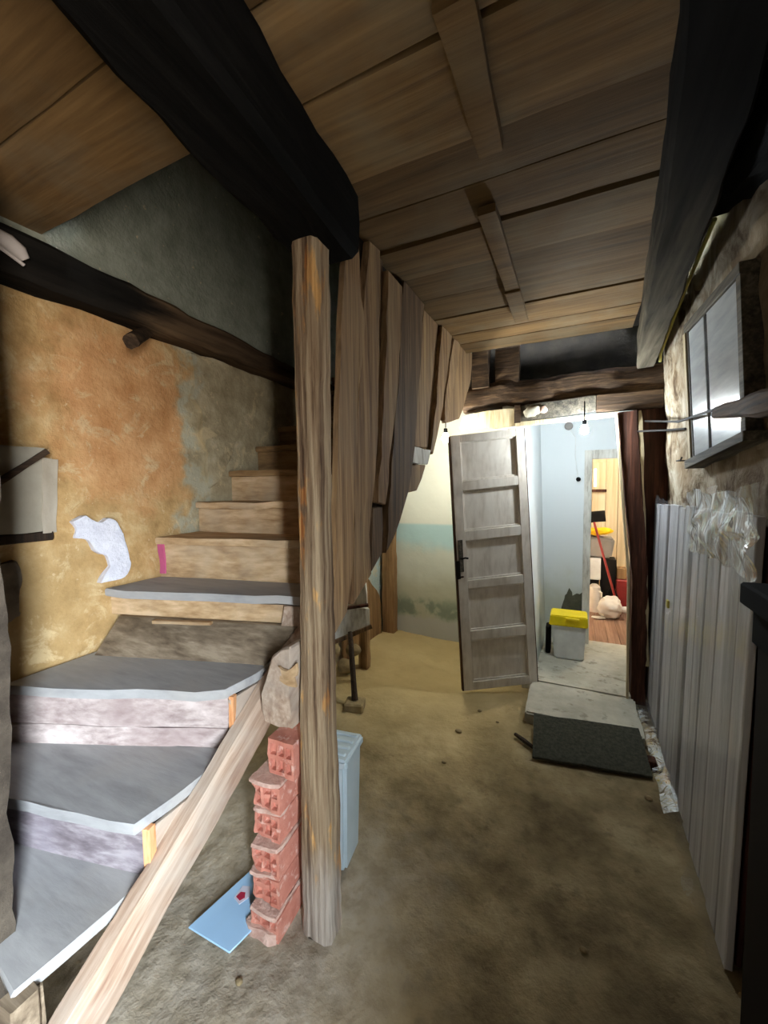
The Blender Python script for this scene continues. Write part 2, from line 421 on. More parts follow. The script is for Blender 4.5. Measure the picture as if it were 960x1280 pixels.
k.base(col); k.bump(k.noise(pp, 20, 6, 0.6), 0.25, 0.01); M['wall_back'] = k.m

# right wall: flaking whitewash over brown rubble
k = N('flaking_whitewash', 0.95, 0.15)
pp, px_, py_, pz_ = k.pos()
f = k.noise(pp, 7, 8, 0.65, 0.6); g = k.noise(pp, 3, 6, 0.6)
col = k.ramp(f, [(0.38, c(80, 64, 48)), (0.46, c(132, 118, 98)), (0.58, c(170, 160, 142)), (0.75, c(190, 182, 166))])
col = k.mix(k.math('MULTIPLY', k.step(g, 0.48, 0.62), 0.55), col, c(132, 112, 88))
col = k.mix(k.math('MULTIPLY', k.step(py_, 2.5, 1.5), 0.6), col, c(112, 94, 72))
k.base(col); k.bump(f, 0.9, 0.02); M['wall_right'] = k.m

# passage walls: cool white, mould near the floor
k = N('passage_paint', 0.8, 0.25)
pp, px_, py_, pz_ = k.pos()
zz = k.math('ADD', pz_, k.math('MULTIPLY', k.math('SUBTRACT', k.noise(pp, 6, 6, 0.6), 0.5), 0.5))
col = k.mix(k.math('MULTIPLY', k.step(zz, 0.75, 0.35), 0.5), c(220, 225, 226), c(170, 172, 140))
k.base(col); k.bump(k.noise(pp, 18, 5, 0.6), 0.1, 0.005); M['passage'] = k.m

# grey rough render of the near wall corner
M['render'] = rough_mat('grey_render', c(96, 86, 74), c(140, 128, 112), 9, 0.95, 0.7)
M['dark'] = rough_mat('dark_plaster', c(26, 23, 20), c(44, 39, 33), 8, 0.95, 0.5)  # kept dark to cut bounced light and stand in for loft shade
M['soot_ceiling'] = rough_mat('sooty_boards', c(20, 17, 14), c(34, 28, 22), 8, 0.95, 0.4)

# clear film
def film_mat(name, amount, rough_, strength, milk):
    k = N(name, 0.12, 0.6)
    tr = k.n('ShaderNodeBsdfTransparent'); gl = k.n('ShaderNodeBsdfGlossy'); gl.inputs['Roughness'].default_value = rough_
    df = k.n('ShaderNodeBsdfDiffuse'); df.inputs[0].default_value = c(210, 214, 222)
    fr = k.n('ShaderNodeLayerWeight'); fr.inputs[0].default_value = 0.3
    bp = k.n('ShaderNodeBump'); bp.inputs['Strength'].default_value = strength; bp.inputs['Distance'].default_value = 0.02
    k.l(k.noise(k.map((9, 9, 1.2)), 1.6, 3, 0.5, 0.8), bp.inputs['Height']); k.l(bp.outputs[0], gl.inputs['Normal']); k.l(bp.outputs[0], fr.inputs['Normal'])
    m1 = k.n('ShaderNodeMixShader'); m1.inputs[0].default_value = milk; k.l(tr.outputs[0], m1.inputs[1]); k.l(df.outputs[0], m1.inputs[2])
    m2 = k.n('ShaderNodeMixShader'); k.l(k.math('MULTIPLY', fr.outputs[0], amount), m2.inputs[0]); k.l(m1.outputs[0], m2.inputs[1]); k.l(gl.outputs[0], m2.inputs[2])
    k.l(m2.outputs[0], k.out.inputs[0]); return k.m
M['film'] = film_mat('clear_film', 0.2, 0.2, 0.5, 0.05)
M['film_crumple'] = film_mat('crumpled_film', 0.6, 0.09, 0.7, 0.06)
M['profile'] = wood('grey_primed_board', c(150, 150, 152), c(180, 180, 184), c(204, 204, 208), axis=2, scale=6, stretch=0.05, var=0.2, bump=0.1, rough=0.5)
M['profile_edge'] = plain('red_brown_edge', c(92, 52, 46), 0.7)

# =================================================================== LARGE STRUCTURE
def floor_z(x, y):
    p = V((x, y, 0))
    z = 0.012 * nz(p, 3.1, 2) + 0.010 * nz(p, 8, 5) + 0.004 * nz(p, 19, 7)
    z += 0.055 * math.exp(-(((x + 1.75) / 0.45) ** 2 + ((y - 3.45) / 0.4) ** 2))
    z -= 0.02 * max(0, min(1, (y - 2.4) / 1.0))
    for cx, cy, r in ((0.08, 1.35, .05), (-0.15, 1.15, .07), (-0.35, 1.6, .08), (0.30, 2.05, .05), (-0.5, 1.9, .06), (-0.05, 1.7, .09), (0.1, 0.85, .06)):
        z -= 0.014 * math.exp(-((x - cx) ** 2 + (y - cy) ** 2) / r ** 2)
    return z - 0.006

bm = grid((-1.85, -1.15, 0), (2.55, 0, 0), (0, 4.95, 0), 110, 200, lambda p, s, t: V((p.x, p.y, floor_z(p.x, p.y))))
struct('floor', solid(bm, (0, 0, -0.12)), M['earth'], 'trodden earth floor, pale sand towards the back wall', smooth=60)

# concrete doorstep and passage floor
bm = box((-0.27, 2.60, -0.05), (0.385, 3.06, 0.062), 0.012, seg=2)
bmesh.ops.subdivide_edges(bm, edges=bm.edges[:], cuts=3, use_grid_fill=True)
for v in bm.verts: v.co += V((nz(v.co, 9), nz(v.co, 9, 4), nz(v.co, 9, 8))) * 0.008
struct('floor', bm, M['concrete'], 'cracked pale concrete doorstep behind the green mat')
struct('floor', box((-0.27, 3.062, -0.05), (1.4, 4.06, 0.066)), M['concrete'], 'pale screed floor of the lit passage')
rf = tag(bpy.data.objects.new('floor', None), 'reddish board floor of the far room', kind='structure'); link(rf); rf.location = (0.6, 5, 0.0); WORLD[rf] = V((0.6, 5, 0))
for i in range(14):
    x0 = -0.1 + i * 0.1
    obj('board', box((x0, 4.062, -0.02), (x0 + 0.098, 6.0, 0.06), 0.002), M['tanfloor'], rf)

# left wall (stair side), leaning nowhere, rough
def lw(p, s, t): return V((p.x + 0.012 * nz(p, 3, 1) + 0.007 * nz(p, 9, 3), p.y, p.z))
bm = grid((-1.8, 0.3, -0.1), (0, 3.55, 0), (0, 0, 4.1), 110, 120, lw)
WL = struct('wall_left', solid(bm, (-0.2, 0, 0)), M['wall_left'], 'ochre limewashed wall beside the stairs', smooth=60)
# thick skin of older plaster standing proud up the stair
pts = [(1.46, 2.19), (1.50, 2.10), (1.47, 1.98), (1.52, 1.90), (1.50, 1.78), (1.55, 1.70), (1.52, 1.60), (1.55, 1.50), (1.62, 1.55), (1.75, 1.78), (2.05, 1.95), (2.15, 2.0), (2.15, 2.18), (1.8, 2.19)]
bm = prism([(-1.81, y, z) for y, z in pts], (0.028, 0, 0), 0.006, jit=0.02, sub=0.05)
obj('plaster_skin', bm, M['wall_left'], WL)
pts = [(.888, 1.39), (.94, 1.406), (.984, 1.376), (1.016, 1.391), (1.07, 1.352), (1.078, 1.298), (1.092, 1.243), (1.106, 1.169), (1.087, 1.137), (.996, 1.131), (1.022, 1.184), (.984, 1.259), (.949, 1.28), (.906, 1.312)]
bm = prism([(-1.812, y, z) for y, z in pts], (0.036, 0, 0), 0.007, jit=0.03, sub=0.012, seed=3)
o = obj('plaster_patch', bm, M['plasterw'], WL); o['label'] = 'fresh white plaster patch'
# grey plaster lumps low by the near corner
bm = prism([(-1.81, y, z) for y, z in ((.60, 1.24), (.70, 1.26), (.725, 1.2), (.70, 1.12), (.72, 1.05), (.64, 1.02), (.58, 1.08))], (0.03, 0, 0), 0.008, jit=0.02, sub=0.03, seed=8)
obj('plaster_patch', bm, M['render'], WL)['label'] = 'grey plaster patch'

# near masonry corner at the left edge of view
def pier(p, s, t): return V((p.x + 0.012 * nz(p, 5, 2), p.y + 0.014 * nz((0, 0, p.z), 6, 9) + 0.008 * nz(p, 20, 1) - 0.045 * max(0, 0.9 - p.z / 1.5), p.z))
bm = grid((-1.20, -1.15, -0.05), (0, 1.60, 0), (0, 0, 2.6), 40, 66, pier)
struct('wall_corner', solid(bm, (-0.6, 0, 0)), rough_mat('dark_render', c(54, 47, 40), c(86, 77, 66), 9, 0.95, 0.7), 'rough grey end of the near wall')  # render darkened to hold down the daylight on this strip

# walls behind the camera and right wall with the street window opening
struct('wall_front', box((-1.85, -1.35, -0.1), (1.1, -1.15, 2.7)), M['dark'], 'wall behind the viewer')
def wr(p, s, t):
    return V((p.x - (p.z - 1.5) * 0.055 + 0.018 * nz(p, 4, 2) + 0.010 * nz(p, 11, 5), p.y, p.z))
bm = grid((0.535, 0.0, -0.1), (0, 3.12, 0), (0, 0, 2.75), 110, 96, wr)
WR = struct('wall_right', solid(bm, (0.4, 0, 0)), M['wall_right'], 'flaking whitewashed rubble wall with the shutter', smooth=60)
bm = box((0.60, -1.15, -0.1), (1.0, -0.9, 2.65)); box((0.60, -0.9, -0.1), (1.0, -0.34, 0.5), bm=bm); box((0.60, -0.9, 2.0), (1.0, -0.34, 2.65), bm=bm); box((0.60, -0.34, -0.1), (1.0, 0.02, 2.65), bm=bm)
struct('wall_right', bm, M['dark'], 'thick wall around the street window behind the viewer')
bm = bmesh.new()
for a, b in (((0.92, -0.9, 0.5), (0.96, -0.86, 2.0)), ((0.92, -0.38, 0.5), (0.96, -0.34, 2.0)), ((0.92, -0.86, 0.5), (0.96, -0.38, 0.54)), ((0.92, -0.86, 1.96), (0.96, -0.38, 2.0))): box(a, b, 0.004, bm=bm)
struct('window_2', bm, M['whiteboard'], 'frame of the unglazed street window behind the viewer')

# back wall, and the partition above/around the doorway
bm = grid((-1.85, 3.75, -0.1), (1.40, 0, 0), (0, 0, 2.8), 50, 70, lambda p, s, t: V((p.x, p.y + 0.01 * nz(p, 4) + 0.004 * nz(p, 14), p.z)))
struct('wall_back', solid(bm, (0, 0.15, 0)), M['wall_back'], 'white and teal painted back wall with damp foot', smooth=60)
bm = bmesh.new(); loft(bm, [[(-.50, 3.14, -.05), (-.255, 3.14, -.05), (-.225, 4.0, -.05), (-.50, 4.0, -.05)], [(-.50, 3.14, 2.16), (-.385, 3.14, 2.16), (-.30, 4.0, 2.16), (-.50, 4.0, 2.16)]])
struct('wall_passage_left', bm, M['passage'], 'left wall of the lit passage')
bm = box((-0.50, 4.0, -0.05), (0.105, 4.1, 2.4)); box((0.105, 4.0, 1.80), (0.62, 4.1, 2.4), bm=bm); box((0.62, 4.0, -0.05), (1.45, 4.1, 2.4), bm=bm)
WP = struct('wall_passage_back', bm, M['passage'], 'bluish white end wall of the passage')
bm = prism([(x, 4.004, z) for x, z in ((-.10, .10), (-.09, .36), (-.067, .478), (-.05, .5), (-.035, .556), (-.01, .52), (.0, .49), (.03, .515), (.06, .51), (.085, .532), (.09, .40), (.09, .1))], (0, -0.012, 0), 0, jit=0.01, sub=0.03)
o = obj('bare_patch', bm, rough_mat('bare_cement', c(70, 72, 60), c(96, 96, 82), 12), WP); o['label'] = 'dark bare cement where the paint has come off'
struct('wall_passage_front', box((0.60, 3.125, -0.1), (1.5, 3.20, 2.7)), M['passage'], 'front wall of the passage right of the doorway')
struct('wall_passage_right', box((1.4, 3.14, -0.05), (1.5, 4.1, 2.7)), M['passage'], 'right wall of the passage')
struct('ceiling', box((-0.50, 3.14, 2.14), (1.5, 4.1, 2.2)), M['passage'], 'white passage ceiling')
# far room
tb = tag(bpy.data.objects.new('wall_far', None), 'tan board wall of the far room', kind='structure'); link(tb); tb.location = (0.6, 6, 0); WORLD[tb] = V((0.6, 6, 0))
xs = [-0.2, 0.02, 0.2, 0.36, 0.5, 0.62, 0.76, 0.9, 1.05, 1.2]
for i in range(len(xs) - 1):
    obj('board', box((xs[i] + 0.003, 5.9 + 0.012 * (i % 2), 0), (xs[i + 1], 5.95 + 0.012 * (i % 2), 2.6), 0.004), M['tan'], tb)
struct('wall_far_back', box((-0.3, 5.97, -0.05), (1.3, 6.05, 2.6)), M['tan'], 'wall behind the tan boards of the far room')
struct('wall_far_left', box((-0.3, 4.1, -0.05), (-0.2, 6.0, 2.6)), M['tan'], 'left wall of the far room')
struct('wall_far_right', box((1.2, 4.1, -0.05), (1.3, 6.0, 2.6)), M['tan'], 'right wall of the far room')
struct('ceiling', box((-0.3, 4.1, 2.4), (1.3, 6.0, 2.5)), M['tan'], 'ceiling of the far room')

# ceiling boards (corridor bay, camera bay, stair bay)
ce = tag(bpy.data.objects.new('ceiling', None), 'old sawn board ceiling between the beams', kind='structure'); link(ce); ce.location = (0, 1.5, 2.45); WORLD[ce] = V((0, 1.5, 2.45))
Y = [-1.15, -0.8, -0.45, -0.1, 0.22, 0.45, 0.67, 0.87, 1.15, 1.33, 1.535, 1.775, 2.02, 2.275, 2.545, 2.72, 2.92]
random.seed(4)
for a, b in zip(Y, Y[1:]):
    dz = random.uniform(-0.008, 0.010)
    x1 = 0.30
    bm = beam([(-0.86 if b < 1.2 else -0.76, (a + b) / 2, 2.462 + dz), (x1, (a + b) / 2 + random.uniform(-.008, .008), 2.462 + dz)], b - a - 0.010, 0.026, side=(0, 1, 0), ch=0.05, seg=0.12, amp=0.002, seed=a * 9)
    obj('board', bm, M['board'], ce)
for a, b in ((-1.15, -0.8), (-0.8, -0.45), (-0.45, -0.1), (-0.1, 0.22), (0.22, 0.42), (0.42, 0.605), (0.605, 0.858)):
    bm = beam([(-1.85, (a + b) / 2, 2.462), (-0.80, (a + b) / 2 - 0.01, 2.462)], b - a - 0.006, 0.028, side=(0, 1, 0), ch=0.05, seg=0.12, amp=0.002, seed=a * 7 + 2)
    obj('board', bm, M['board'], ce)
bm = beam([(-0.225, 0.80, 2.43), (-0.225, 1.19, 2.43)], [0.075, 0.065], 0.03, side=(1, 0, 0), amp=0.004, seed=3); obj('batten', bm, M['board'], ce)
bm = beam([(-0.285, 1.43, 2.432), (-0.28, 2.0, 2.43), (-0.28, 2.40, 2.43)], [0.06, 0.06, 0.055], 0.028, side=(1, 0, 0), amp=0.003, seed=6); obj('batten', bm, M['board'], ce)
bm = box((-0.318, 2.02, 2.405), (-0.245, 2.40, 2.418), 0.004); obj('batten', bm, M['board'], ce)
# dark boards over the right beam and above the lintel, closing the loft
bm = box((0.28, -1.15, 2.55), (1.0, 3.2, 2.6)); box((-0.8, 2.9, 2.62), (1.0, 3.9, 2.68), bm=bm)
box((-1.85, -1.15, 2.48), (-0.78, 0.87, 2.52), bm=bm); box((-0.80, -1.15, 2.48), (0.34, 2.95, 2.52), bm=bm)
struct('ceiling', bm, M['soot_ceiling'], 'sooty dark boards over the beams')
struct('wall_loft', box((-0.8, 3.30, 2.20), (1.0, 3.40, 2.68)), M['dark'], 'dark wall standing in for the shaded hollow above the door lintel')  # wall coloured dark to read as shade in the recess
# stairwell above the loft floor
bm = box((-0.80, 0.87, 2.50), (-0.74, 3.75, 4.0)); box((-1.85, 0.80, 2.52), (-0.74, 0.86, 4.0), bm=bm); box((-1.85, 3.75, 2.6), (-0.74, 3.85, 4.0), bm=bm)
struct('wall_stairwell', bm, M['wall_left'], 'grey rendered stairwell walls above the loft floor')
struct('ceiling', box((-2.0, 0.8, 3.95), (-0.7, 3.9, 4.05)), M['soot_ceiling'], 'dark stairwell ceiling')

# ------------------------------------------------------------------ beams
def top(name, bm, mat, label, cat, group=None, smooth=35):
    return tag(obj(name, bm, mat, None, None, smooth), label, cat, group)
bm = beam([(-0.62, -1.15, 2.35), (-0.64, 0.2, 2.35), (-0.665, 0.42, 2.35), (-0.695, 0.68, 2.35), (-0.737, 1.08, 2.34), (-0.74, 1.17, 2.34)], [0.17, .17, .18, .20, .205, .2], 0.21, amp=0.008, seed=1, ch=0.2)
top('ceiling_beam', bm, M['sootbeam'], 'thick soot-black ceiling beam resting on the wooden post', 'beam', 'ceiling beams')
bm = beam([(-1.745, 0.2, 2.295), (-1.745, 0.68, 2.293), (-1.75, 1.25, 2.285), (-1.75, 2.13, 2.25), (-1.76, 2.9, 2.24)], [0.14, .14, .14, .13, .12], [0.155, .155, .14, .105, .10], amp=0.009, seed=2, ch=0.25)
kb = N('smoked_beam', 0.9, 0.06); pp, px_, py_, pz_ = kb.pos()
fk = kb.noise(kb.map((14, 1.2, 14)), 1.0, 8, 0.6)
kb.base(kb.mix(kb.step(kb.math('ADD', py_, kb.math('MULTIPLY', fk, 0.5)), 1.35, 1.6), kb.ramp(fk, [(0.35, c(18, 17, 15)), (0.65, c(34, 31, 27))]), kb.ramp(fk, [(0.35, c(52, 40, 30)), (0.65, c(104, 84, 62))]))); kb.bump(fk, 0.6, 0.012)
top('wall_beam', bm, kb.m, 'dark beam running along the top of the ochre wall', 'beam')
bm = beam([(0.195, -1.15, 2.36), (0.205, 0.8, 2.355), (0.238, 1.04, 2.355), (0.272, 1.40, 2.355), (0.33, 2.2, 2.352), (0.396, 3.08, 2.347)], [0.13, .13, .132, .13, .12, .10], 0.215, amp=0.005, seed=3, ch=0.12)
kb = N('shaded_grey_beam', 0.9, 0.06); pp, px_, py_, pz_ = kb.pos()
fk = kb.noise(kb.map((26, 1.6, 26)), 1.0, 8, 0.6)
kb.base(kb.mix(kb.step(kb.math('ADD', py_, kb.math('MULTIPLY', fk, 0.6)), 1.3, 2.9), kb.ramp(fk, [(0.35, c(14, 14, 15)), (0.65, c(26, 26, 27))]), kb.ramp(fk, [(0.35, c(70, 65, 56)), (0.65, c(112, 104, 90))]))); kb.bump(fk, 0.4, 0.01)  # near end painted darker in place of shade, door end paler as lit
top('ceiling_beam', bm, kb.m, 'squared grey beam along the right side of the ceiling', 'beam', 'ceiling beams')
bm = beam([(0.50, -0.6, 2.36), (0.47, 1.0, 2.36), (0.475, 1.4, 2.42), (0.49, 1.9, 2.53)], [0.2, .2, .19, .17], [.22, .24, .2, .12], amp=0.016, seed=5, ch=0.35, freq=9)
top('roof_log', bm, M['sootbeam'], 'black charred log lying on top of the right wall', 'beam')
bm = beam([(-0.80, 3.2, 2.17), (-0.3, 3.19, 2.17), (0.1, 3.2, 2.175), (0.52, 3.2, 2.14)], [0.16, .17, .17, .18], [.19, .2, .21, .24], side=(0, 1, 0), amp=0.016, seed=8, ch=0.4, freq=6)
top('lintel_log', bm, M['lintel'], 'rough dark log spanning above the white door', 'beam')
bm = beam([(-0.66, 3.14, 2.24), (-0.66, 3.14, 2.56)], .12, .1, amp=0.01, seed=4); top('loft_stub', bm, M['lintel'], 'short dark upright block above the left end of the lintel log', 'beam', 'stubs above the lintel log')
bm = beam([(-0.47, 3.16, 2.25), (-0.47, 3.16, 2.56)], .17, .06, amp=0.006, seed=14); top('loft_stub', bm, M['lintel'], 'brown board stub standing above the middle of the lintel log', 'beam', 'stubs above the lintel log')
bm = beam([(-0.72, 2.97, 2.545), (0.26, 2.99, 2.54)], .06, .05, side=(0, 1, 0), amp=0.008, seed=21); top('loft_joist', bm, M['lintel'], 'dark joist at the far end of the board ceiling', 'beam')
# boards and crumbled plaster between lintel log and door head
df_ = thing('lintel_infill', 'patched grey boards and crumbled plaster filling between lintel log and doorway', 'door head', (-0.15, 3.1, 1.93))
bm = prism([(-.365, 3.085, 1.955), (-.365, 3.085, 2.075), (.118, 3.085, 2.10), (.12, 3.085, 1.99), (.02, 3.085, 1.985)], (0, 0.03, 0), 0.003, jit=0.008, sub=0.06); obj('head_board', bm, M['greybeam'], df_)
bm = beam([(-0.40, 3.10, 1.945), (0.25, 3.10, 1.963)], .03, .03, side=(0, 1, 0), amp=0.002, seed=2); obj('head_rail', bm, M['palestrip'], df_)
bm = prism([(-.80, 3.09, 1.94), (-.80, 3.09, 2.03), (-.60, 3.09, 2.06), (-.40, 3.09, 2.06), (-.395, 3.09, 1.93)], (0, 0.03, 0), 0.004, jit=0.012, sub=0.05, seed=5); obj('filler', bm, M['palestrip'], df_)
bm = blob((-0.285, 3.08, 2.02), (0.05, 0.02, 0.035), 3, 0.5, 16, 3); obj('plaster_lump', bm, M['concrete'], df_)
bm = blob((-0.215, 3.085, 2.03), (0.035, 0.018, 0.03), 3, 0.5, 18, 6); obj('plaster_lump', bm, M['mortar'], df_)
bm = prism([(-.41, 3.08, 1.95), (-.41, 3.08, 2.08), (-.365, 3.08, 2.08), (-.36, 3.08, 1.95)], (0, 0.03, 0), 0.003, jit=.006, sub=.05); obj('stub_brick', bm, M['lintel'], df_)

bm = box((0.122, 3.085, 1.985), (0.50, 3.13, 2.10), .004); obj('head_block', bm, M['lintel'], df_)
# doorway jambs
bm = beam([(0.405, 3.10, 0.03), (0.395, 3.10, 0.9), (0.30, 3.10, 1.97)], [0.085, .085, .11], 0.10, amp=0.005, seed=9, seg=0.06)
struct('trim_1', bm, M['jamb'], 'dark red-brown right jamb of the doorway')
bm = beam([(0.342, 3.055, 0.06), (0.33, 3.055, 0.9), (0.238, 3.055, 1.95)], 0.014, 0.03, amp=0.001, seed=9); struct('trim_2', bm, M['palestrip'], 'pale bead along the right jamb')
bm = beam([(0.45, 3.07, 0.30), (0.425, 3.07, 0.9), (0.40, 3.07, 1.4), (0.37, 3.07, 1.97)], 0.022, 0.03, amp=0.005, seed=19); struct('trim_3', bm, M['palestrip'], 'thin pale pole standing beside the jamb')
bm = prism([(.35, 3.14, 0), (.35, 3.14, 2.1), (.6, 3.14, 2.1), (.6, 3.14, 0)], (0, 0.06, 0), 0.003); struct('trim_4', bm, M['jamb'], 'dark boards filling the gap right of the doorway')
bm = beam([(-0.305, 3.11, -0.02), (-0.425, 3.11, 1.92)], 0.06, 0.06, amp=0.003, seed=12); struct('trim_5', bm, M['whiteboard'], 'left jamb of the doorway behind the door leaf')
bm = box((0.075, 3.96, 0.05), (0.135, 4.0, 1.80), 0.004); struct('trim_6', bm, M['whiteboard'], 'white casing of the far doorway')
bm = box((0.136, 3.975, 1.72), (0.62, 4.0, 1.80), 0.004); struct('trim_7', bm, M['whiteboard'], 'head casing of the far doorway')

# ------------------------------------------------------------------ shutter window in the right wall
wn = tag(bpy.data.objects.new('window_1', None), 'small pale blue shutter window in the right wall', kind='structure'); link(wn)
wn.location = (0.5, 1.98, 1.64); WORLD[wn] = V((0.5, 1.98, 1.64))
def wx(z): return 0.507 - (z - 1.6) * 0.055
A, B, C_, D = (2.30, 2.19), (1.665, 2.15), (1.655, 1.655), (2.265, 1.612)
def wq(s, t):            # s from far to near, t from bottom to top
    y = (D[0] * (1 - s) + C_[0] * s) * (1 - t) + (A[0] * (1 - s) + B[0] * s) * t
    z = (D[1] * (1 - s) + C_[1] * s) * (1 - t) + (A[1] * (1 - s) + B[1] * s) * t
    return V((wx(z), y, z))
def wpanel(s0, s1, t0, t1, dx0, dx1):
    return prism([wq(s0, t0) + V((dx0, 0, 0)), wq(s1, t0) + V((dx0, 0, 0)), wq(s1, t1) + V((dx0, 0, 0)), wq(s0, t1) + V((dx0, 0, 0))], (dx1 - dx0, 0, 0), 0.002)
obj('shutter', wpanel(0.045, 0.405, 0.01, 0.99, -0.022, 0.02), M['shutter'], wn)
obj('shutter', wpanel(0.465, 0.97, 0.01, 0.99, -0.022, 0.02), M['shutter'], wn)
obj('shutter_gap', wpanel(0.40, 0.47, 0, 1, -0.014, 0.02), M['darkbox'], wn)
obj('hinge_strip', wpanel(0.0, 0.04, 0, 1.0, -0.024, 0.03), M['backing'], wn)
obj('window_frame', wpanel(-0.06, 1.04, 1.0, 1.075, -0.026, 0.03), M['greybeam'], wn)
obj('window_frame', wpanel(-0.07, -0.005, -0.03, 1.0, -0.03, 0.03), M['palestrip'], wn)
obj('window_frame', wpanel(0.975, 1.04, -0.03, 1.0, -0.024, 0.03), M['greybeam'], wn)
obj('window_sill', wpanel(-0.08, 1.12, -0.07, -0.005, -0.045, 0.03), M['greybeam'], wn)

# =================================================================== STAIRS
XS = -1.04
stc = thing('staircase', 'old worn wooden stairs winding up along the ochre wall', 'stairs', (-1.4, 0.9, 0.0))
# (tread height, left front Y at X=-1.8, right front X, right front Y)
ST = [(0.44, 0.50, -1.05, 0.37), (0.61, 0.47, -1.04, 0.632), (0.83, 0.645, -1.04, 0.94), (1.084, 1.0, -0.84, 1.25), (1.275, 1.235, -0.80, 1.43),
      (1.43, 1.46, -0.80, 1.65), (1.60, 1.69, -0.80, 1.87), (1.755, 1.91, -0.80, 2.08), (1.90, 2.12, -0.80, 2.28), (2.06, 2.34, -0.80, 2.48), (2.22, 2.56, -0.80, 2.68), (2.38, 2.78, -0.80, 2.86)]
def front(i, off=0.0):
    z, yl, xr, yr = ST[i]; a, b = V((-1.782, yl, z)), V((xr, yr, z)); n = V((-(b - a).y, (b - a).x, 0)).normalized()
    return a + n * off, b + n * off
TH = 0.032
for i, (z, yl, xr, yr) in enumerate(ST):
    a, b = front(i, -0.012)
    if i + 1 < len(ST): c1, d1_ = front(i + 1, 0.03)
    else: c1, d1_ = V((-1.782, 3.7, z)), V((-0.8, 3.7, z))
    if i == 2: d1_ = V((-1.03, 1.19, z))
    if i <= 1: d1_ = V((XS, d1_.y, z))
    poly = [V((a.x, a.y, z - TH)), V((b.x, b.y, z - TH)), V((d1_.x, d1_.y, z - TH)), V((c1.x, c1.y, z - TH))]
    bm = prism(poly, (0, 0, TH), 0.006, jit=0.005, sub=0.09, seed=i * 3 + 1)
    obj('tread', bm, M['tread'] if i < 4 else M['riser_pale'] if i < 6 else M['dim_riser'], stc)
mats = ['riser_brown', 'riser_grey', 'riser_white', 'riser_pale', 'riser_pale', 'riser_pale', 'riser_pale', 'dim_riser', 'dim_riser', 'dim_riser', 'dim_riser', 'dim_riser']
for i in range(len(ST)):
    z0 = (ST[i - 1][0] if i else 0.16) - 0.012; z1 = ST[i][0] - TH + 0.002
    a, b = front(i, 0.016)
    if i == 3:                        # two boards: a pale lip above a grey-brown board that slopes in to the wall
        bm = prism([(a.x, a.y, z1 - 0.085), (b.x, b.y, z1 - 0.085), (b.x, b.y, z1), (a.x, a.y, z1)], (-0.007, 0.026, 0), 0.004); obj('riser', bm, M['riser_pale'], stc)
        a2, b2 = front(i, -0.03); a3, b3 = front(i, 0.02)
        bm = prism([(a2.x + 0.02, a2.y - 0.06, z0), (-1.06, 1.13, z0), (-0.95, 1.21, z1 - 0.085), (a3.x + 0.05, a3.y, z1 - 0.085)], (0, 0.025, 0), 0.003); obj('riser', bm, M['riser_brown'], stc)
        bm = beam([(-1.55, 1.045, 0.96), (-1.3, 1.115, 0.965)], 0.02, 0.012, amp=0.002); obj('lath', bm, M['riser_pale'], stc)
        continue
    dv = V((-(b - a).y, (b - a).x, 0)).normalized() * 0.024
    if i == 2:
        mid = z0 + (z1 - z0) * 0.42
        bm = prism([(a.x, a.y, mid), (b.x - 0.01, b.y, mid), (b.x, b.y, z1), (a.x, a.y, z1)], dv, 0.003, jit=0.004, sub=0.1); obj('riser', bm, M['riser_white'], stc)
        bm = prism([(a.x, a.y, z0), (b.x - 0.03, b.y, z0), (b.x - 0.015, b.y, mid - 0.004), (a.x, a.y, mid - 0.004)], dv, 0.003, jit=0.004, sub=0.1, seed=4); obj('riser', bm, M['riser_white'], stc)
        e = prism([(b.x - 0.004, b.y - 0.004, z0), (b.x + 0.010, b.y, z0), (b.x + 0.022, b.y, z1), (b.x + 0.004, b.y - 0.004, z1)], dv, 0.001); o = obj('end_grain', e, M['freshwood'], stc); o['label'] = 'fresh orange end of the riser board'
        continue
    bm = prism([(a.x, a.y, z0), (b.x, b.y, z0), (b.x, b.y, z1), (a.x, a.y, z1)], dv, 0.003, jit=0.003, sub=0.1, seed=i); obj('riser', bm, M[mats[i]], stc)
    if i == 1:
        e = prism([(b.x - 0.002, b.y - 0.006, z0), (b.x + 0.018, b.y, z0), (b.x + 0.018, b.y, z1), (b.x - 0.002, b.y - 0.006, z1)], dv, 0.001); o = obj('end_grain', e, M['freshwood'], stc); o['label'] = 'fresh orange end of the riser board'
bm = prism([(-1.05, 1.19, .825), (-.86, 1.235, .86), (-.86, 1.235, 1.05), (-1.0, 1.20, 1.05)], (0, .02, 0), .003, jit=.006, sub=.05); obj('filler_piece', bm, M['stringer'], stc)
# magenta painted edge at the left of the fifth riser
a, b = front(4, 0.012)
bm = prism([(a.x + 0.005, a.y - 0.004, 1.10), (a.x + 0.032, a.y + 0.001, 1.10), (a.x + 0.026, a.y + 0.001, 1.272), (a.x - 0.004, a.y - 0.004, 1.272)], (0, 0.01, 0), 0.001, jit=0.004, sub=0.03)
o = obj('edge_strip', bm, plain('magenta_paint', c(196, 92, 132), 0.7), stc); o['label'] = 'magenta painted edge strip'
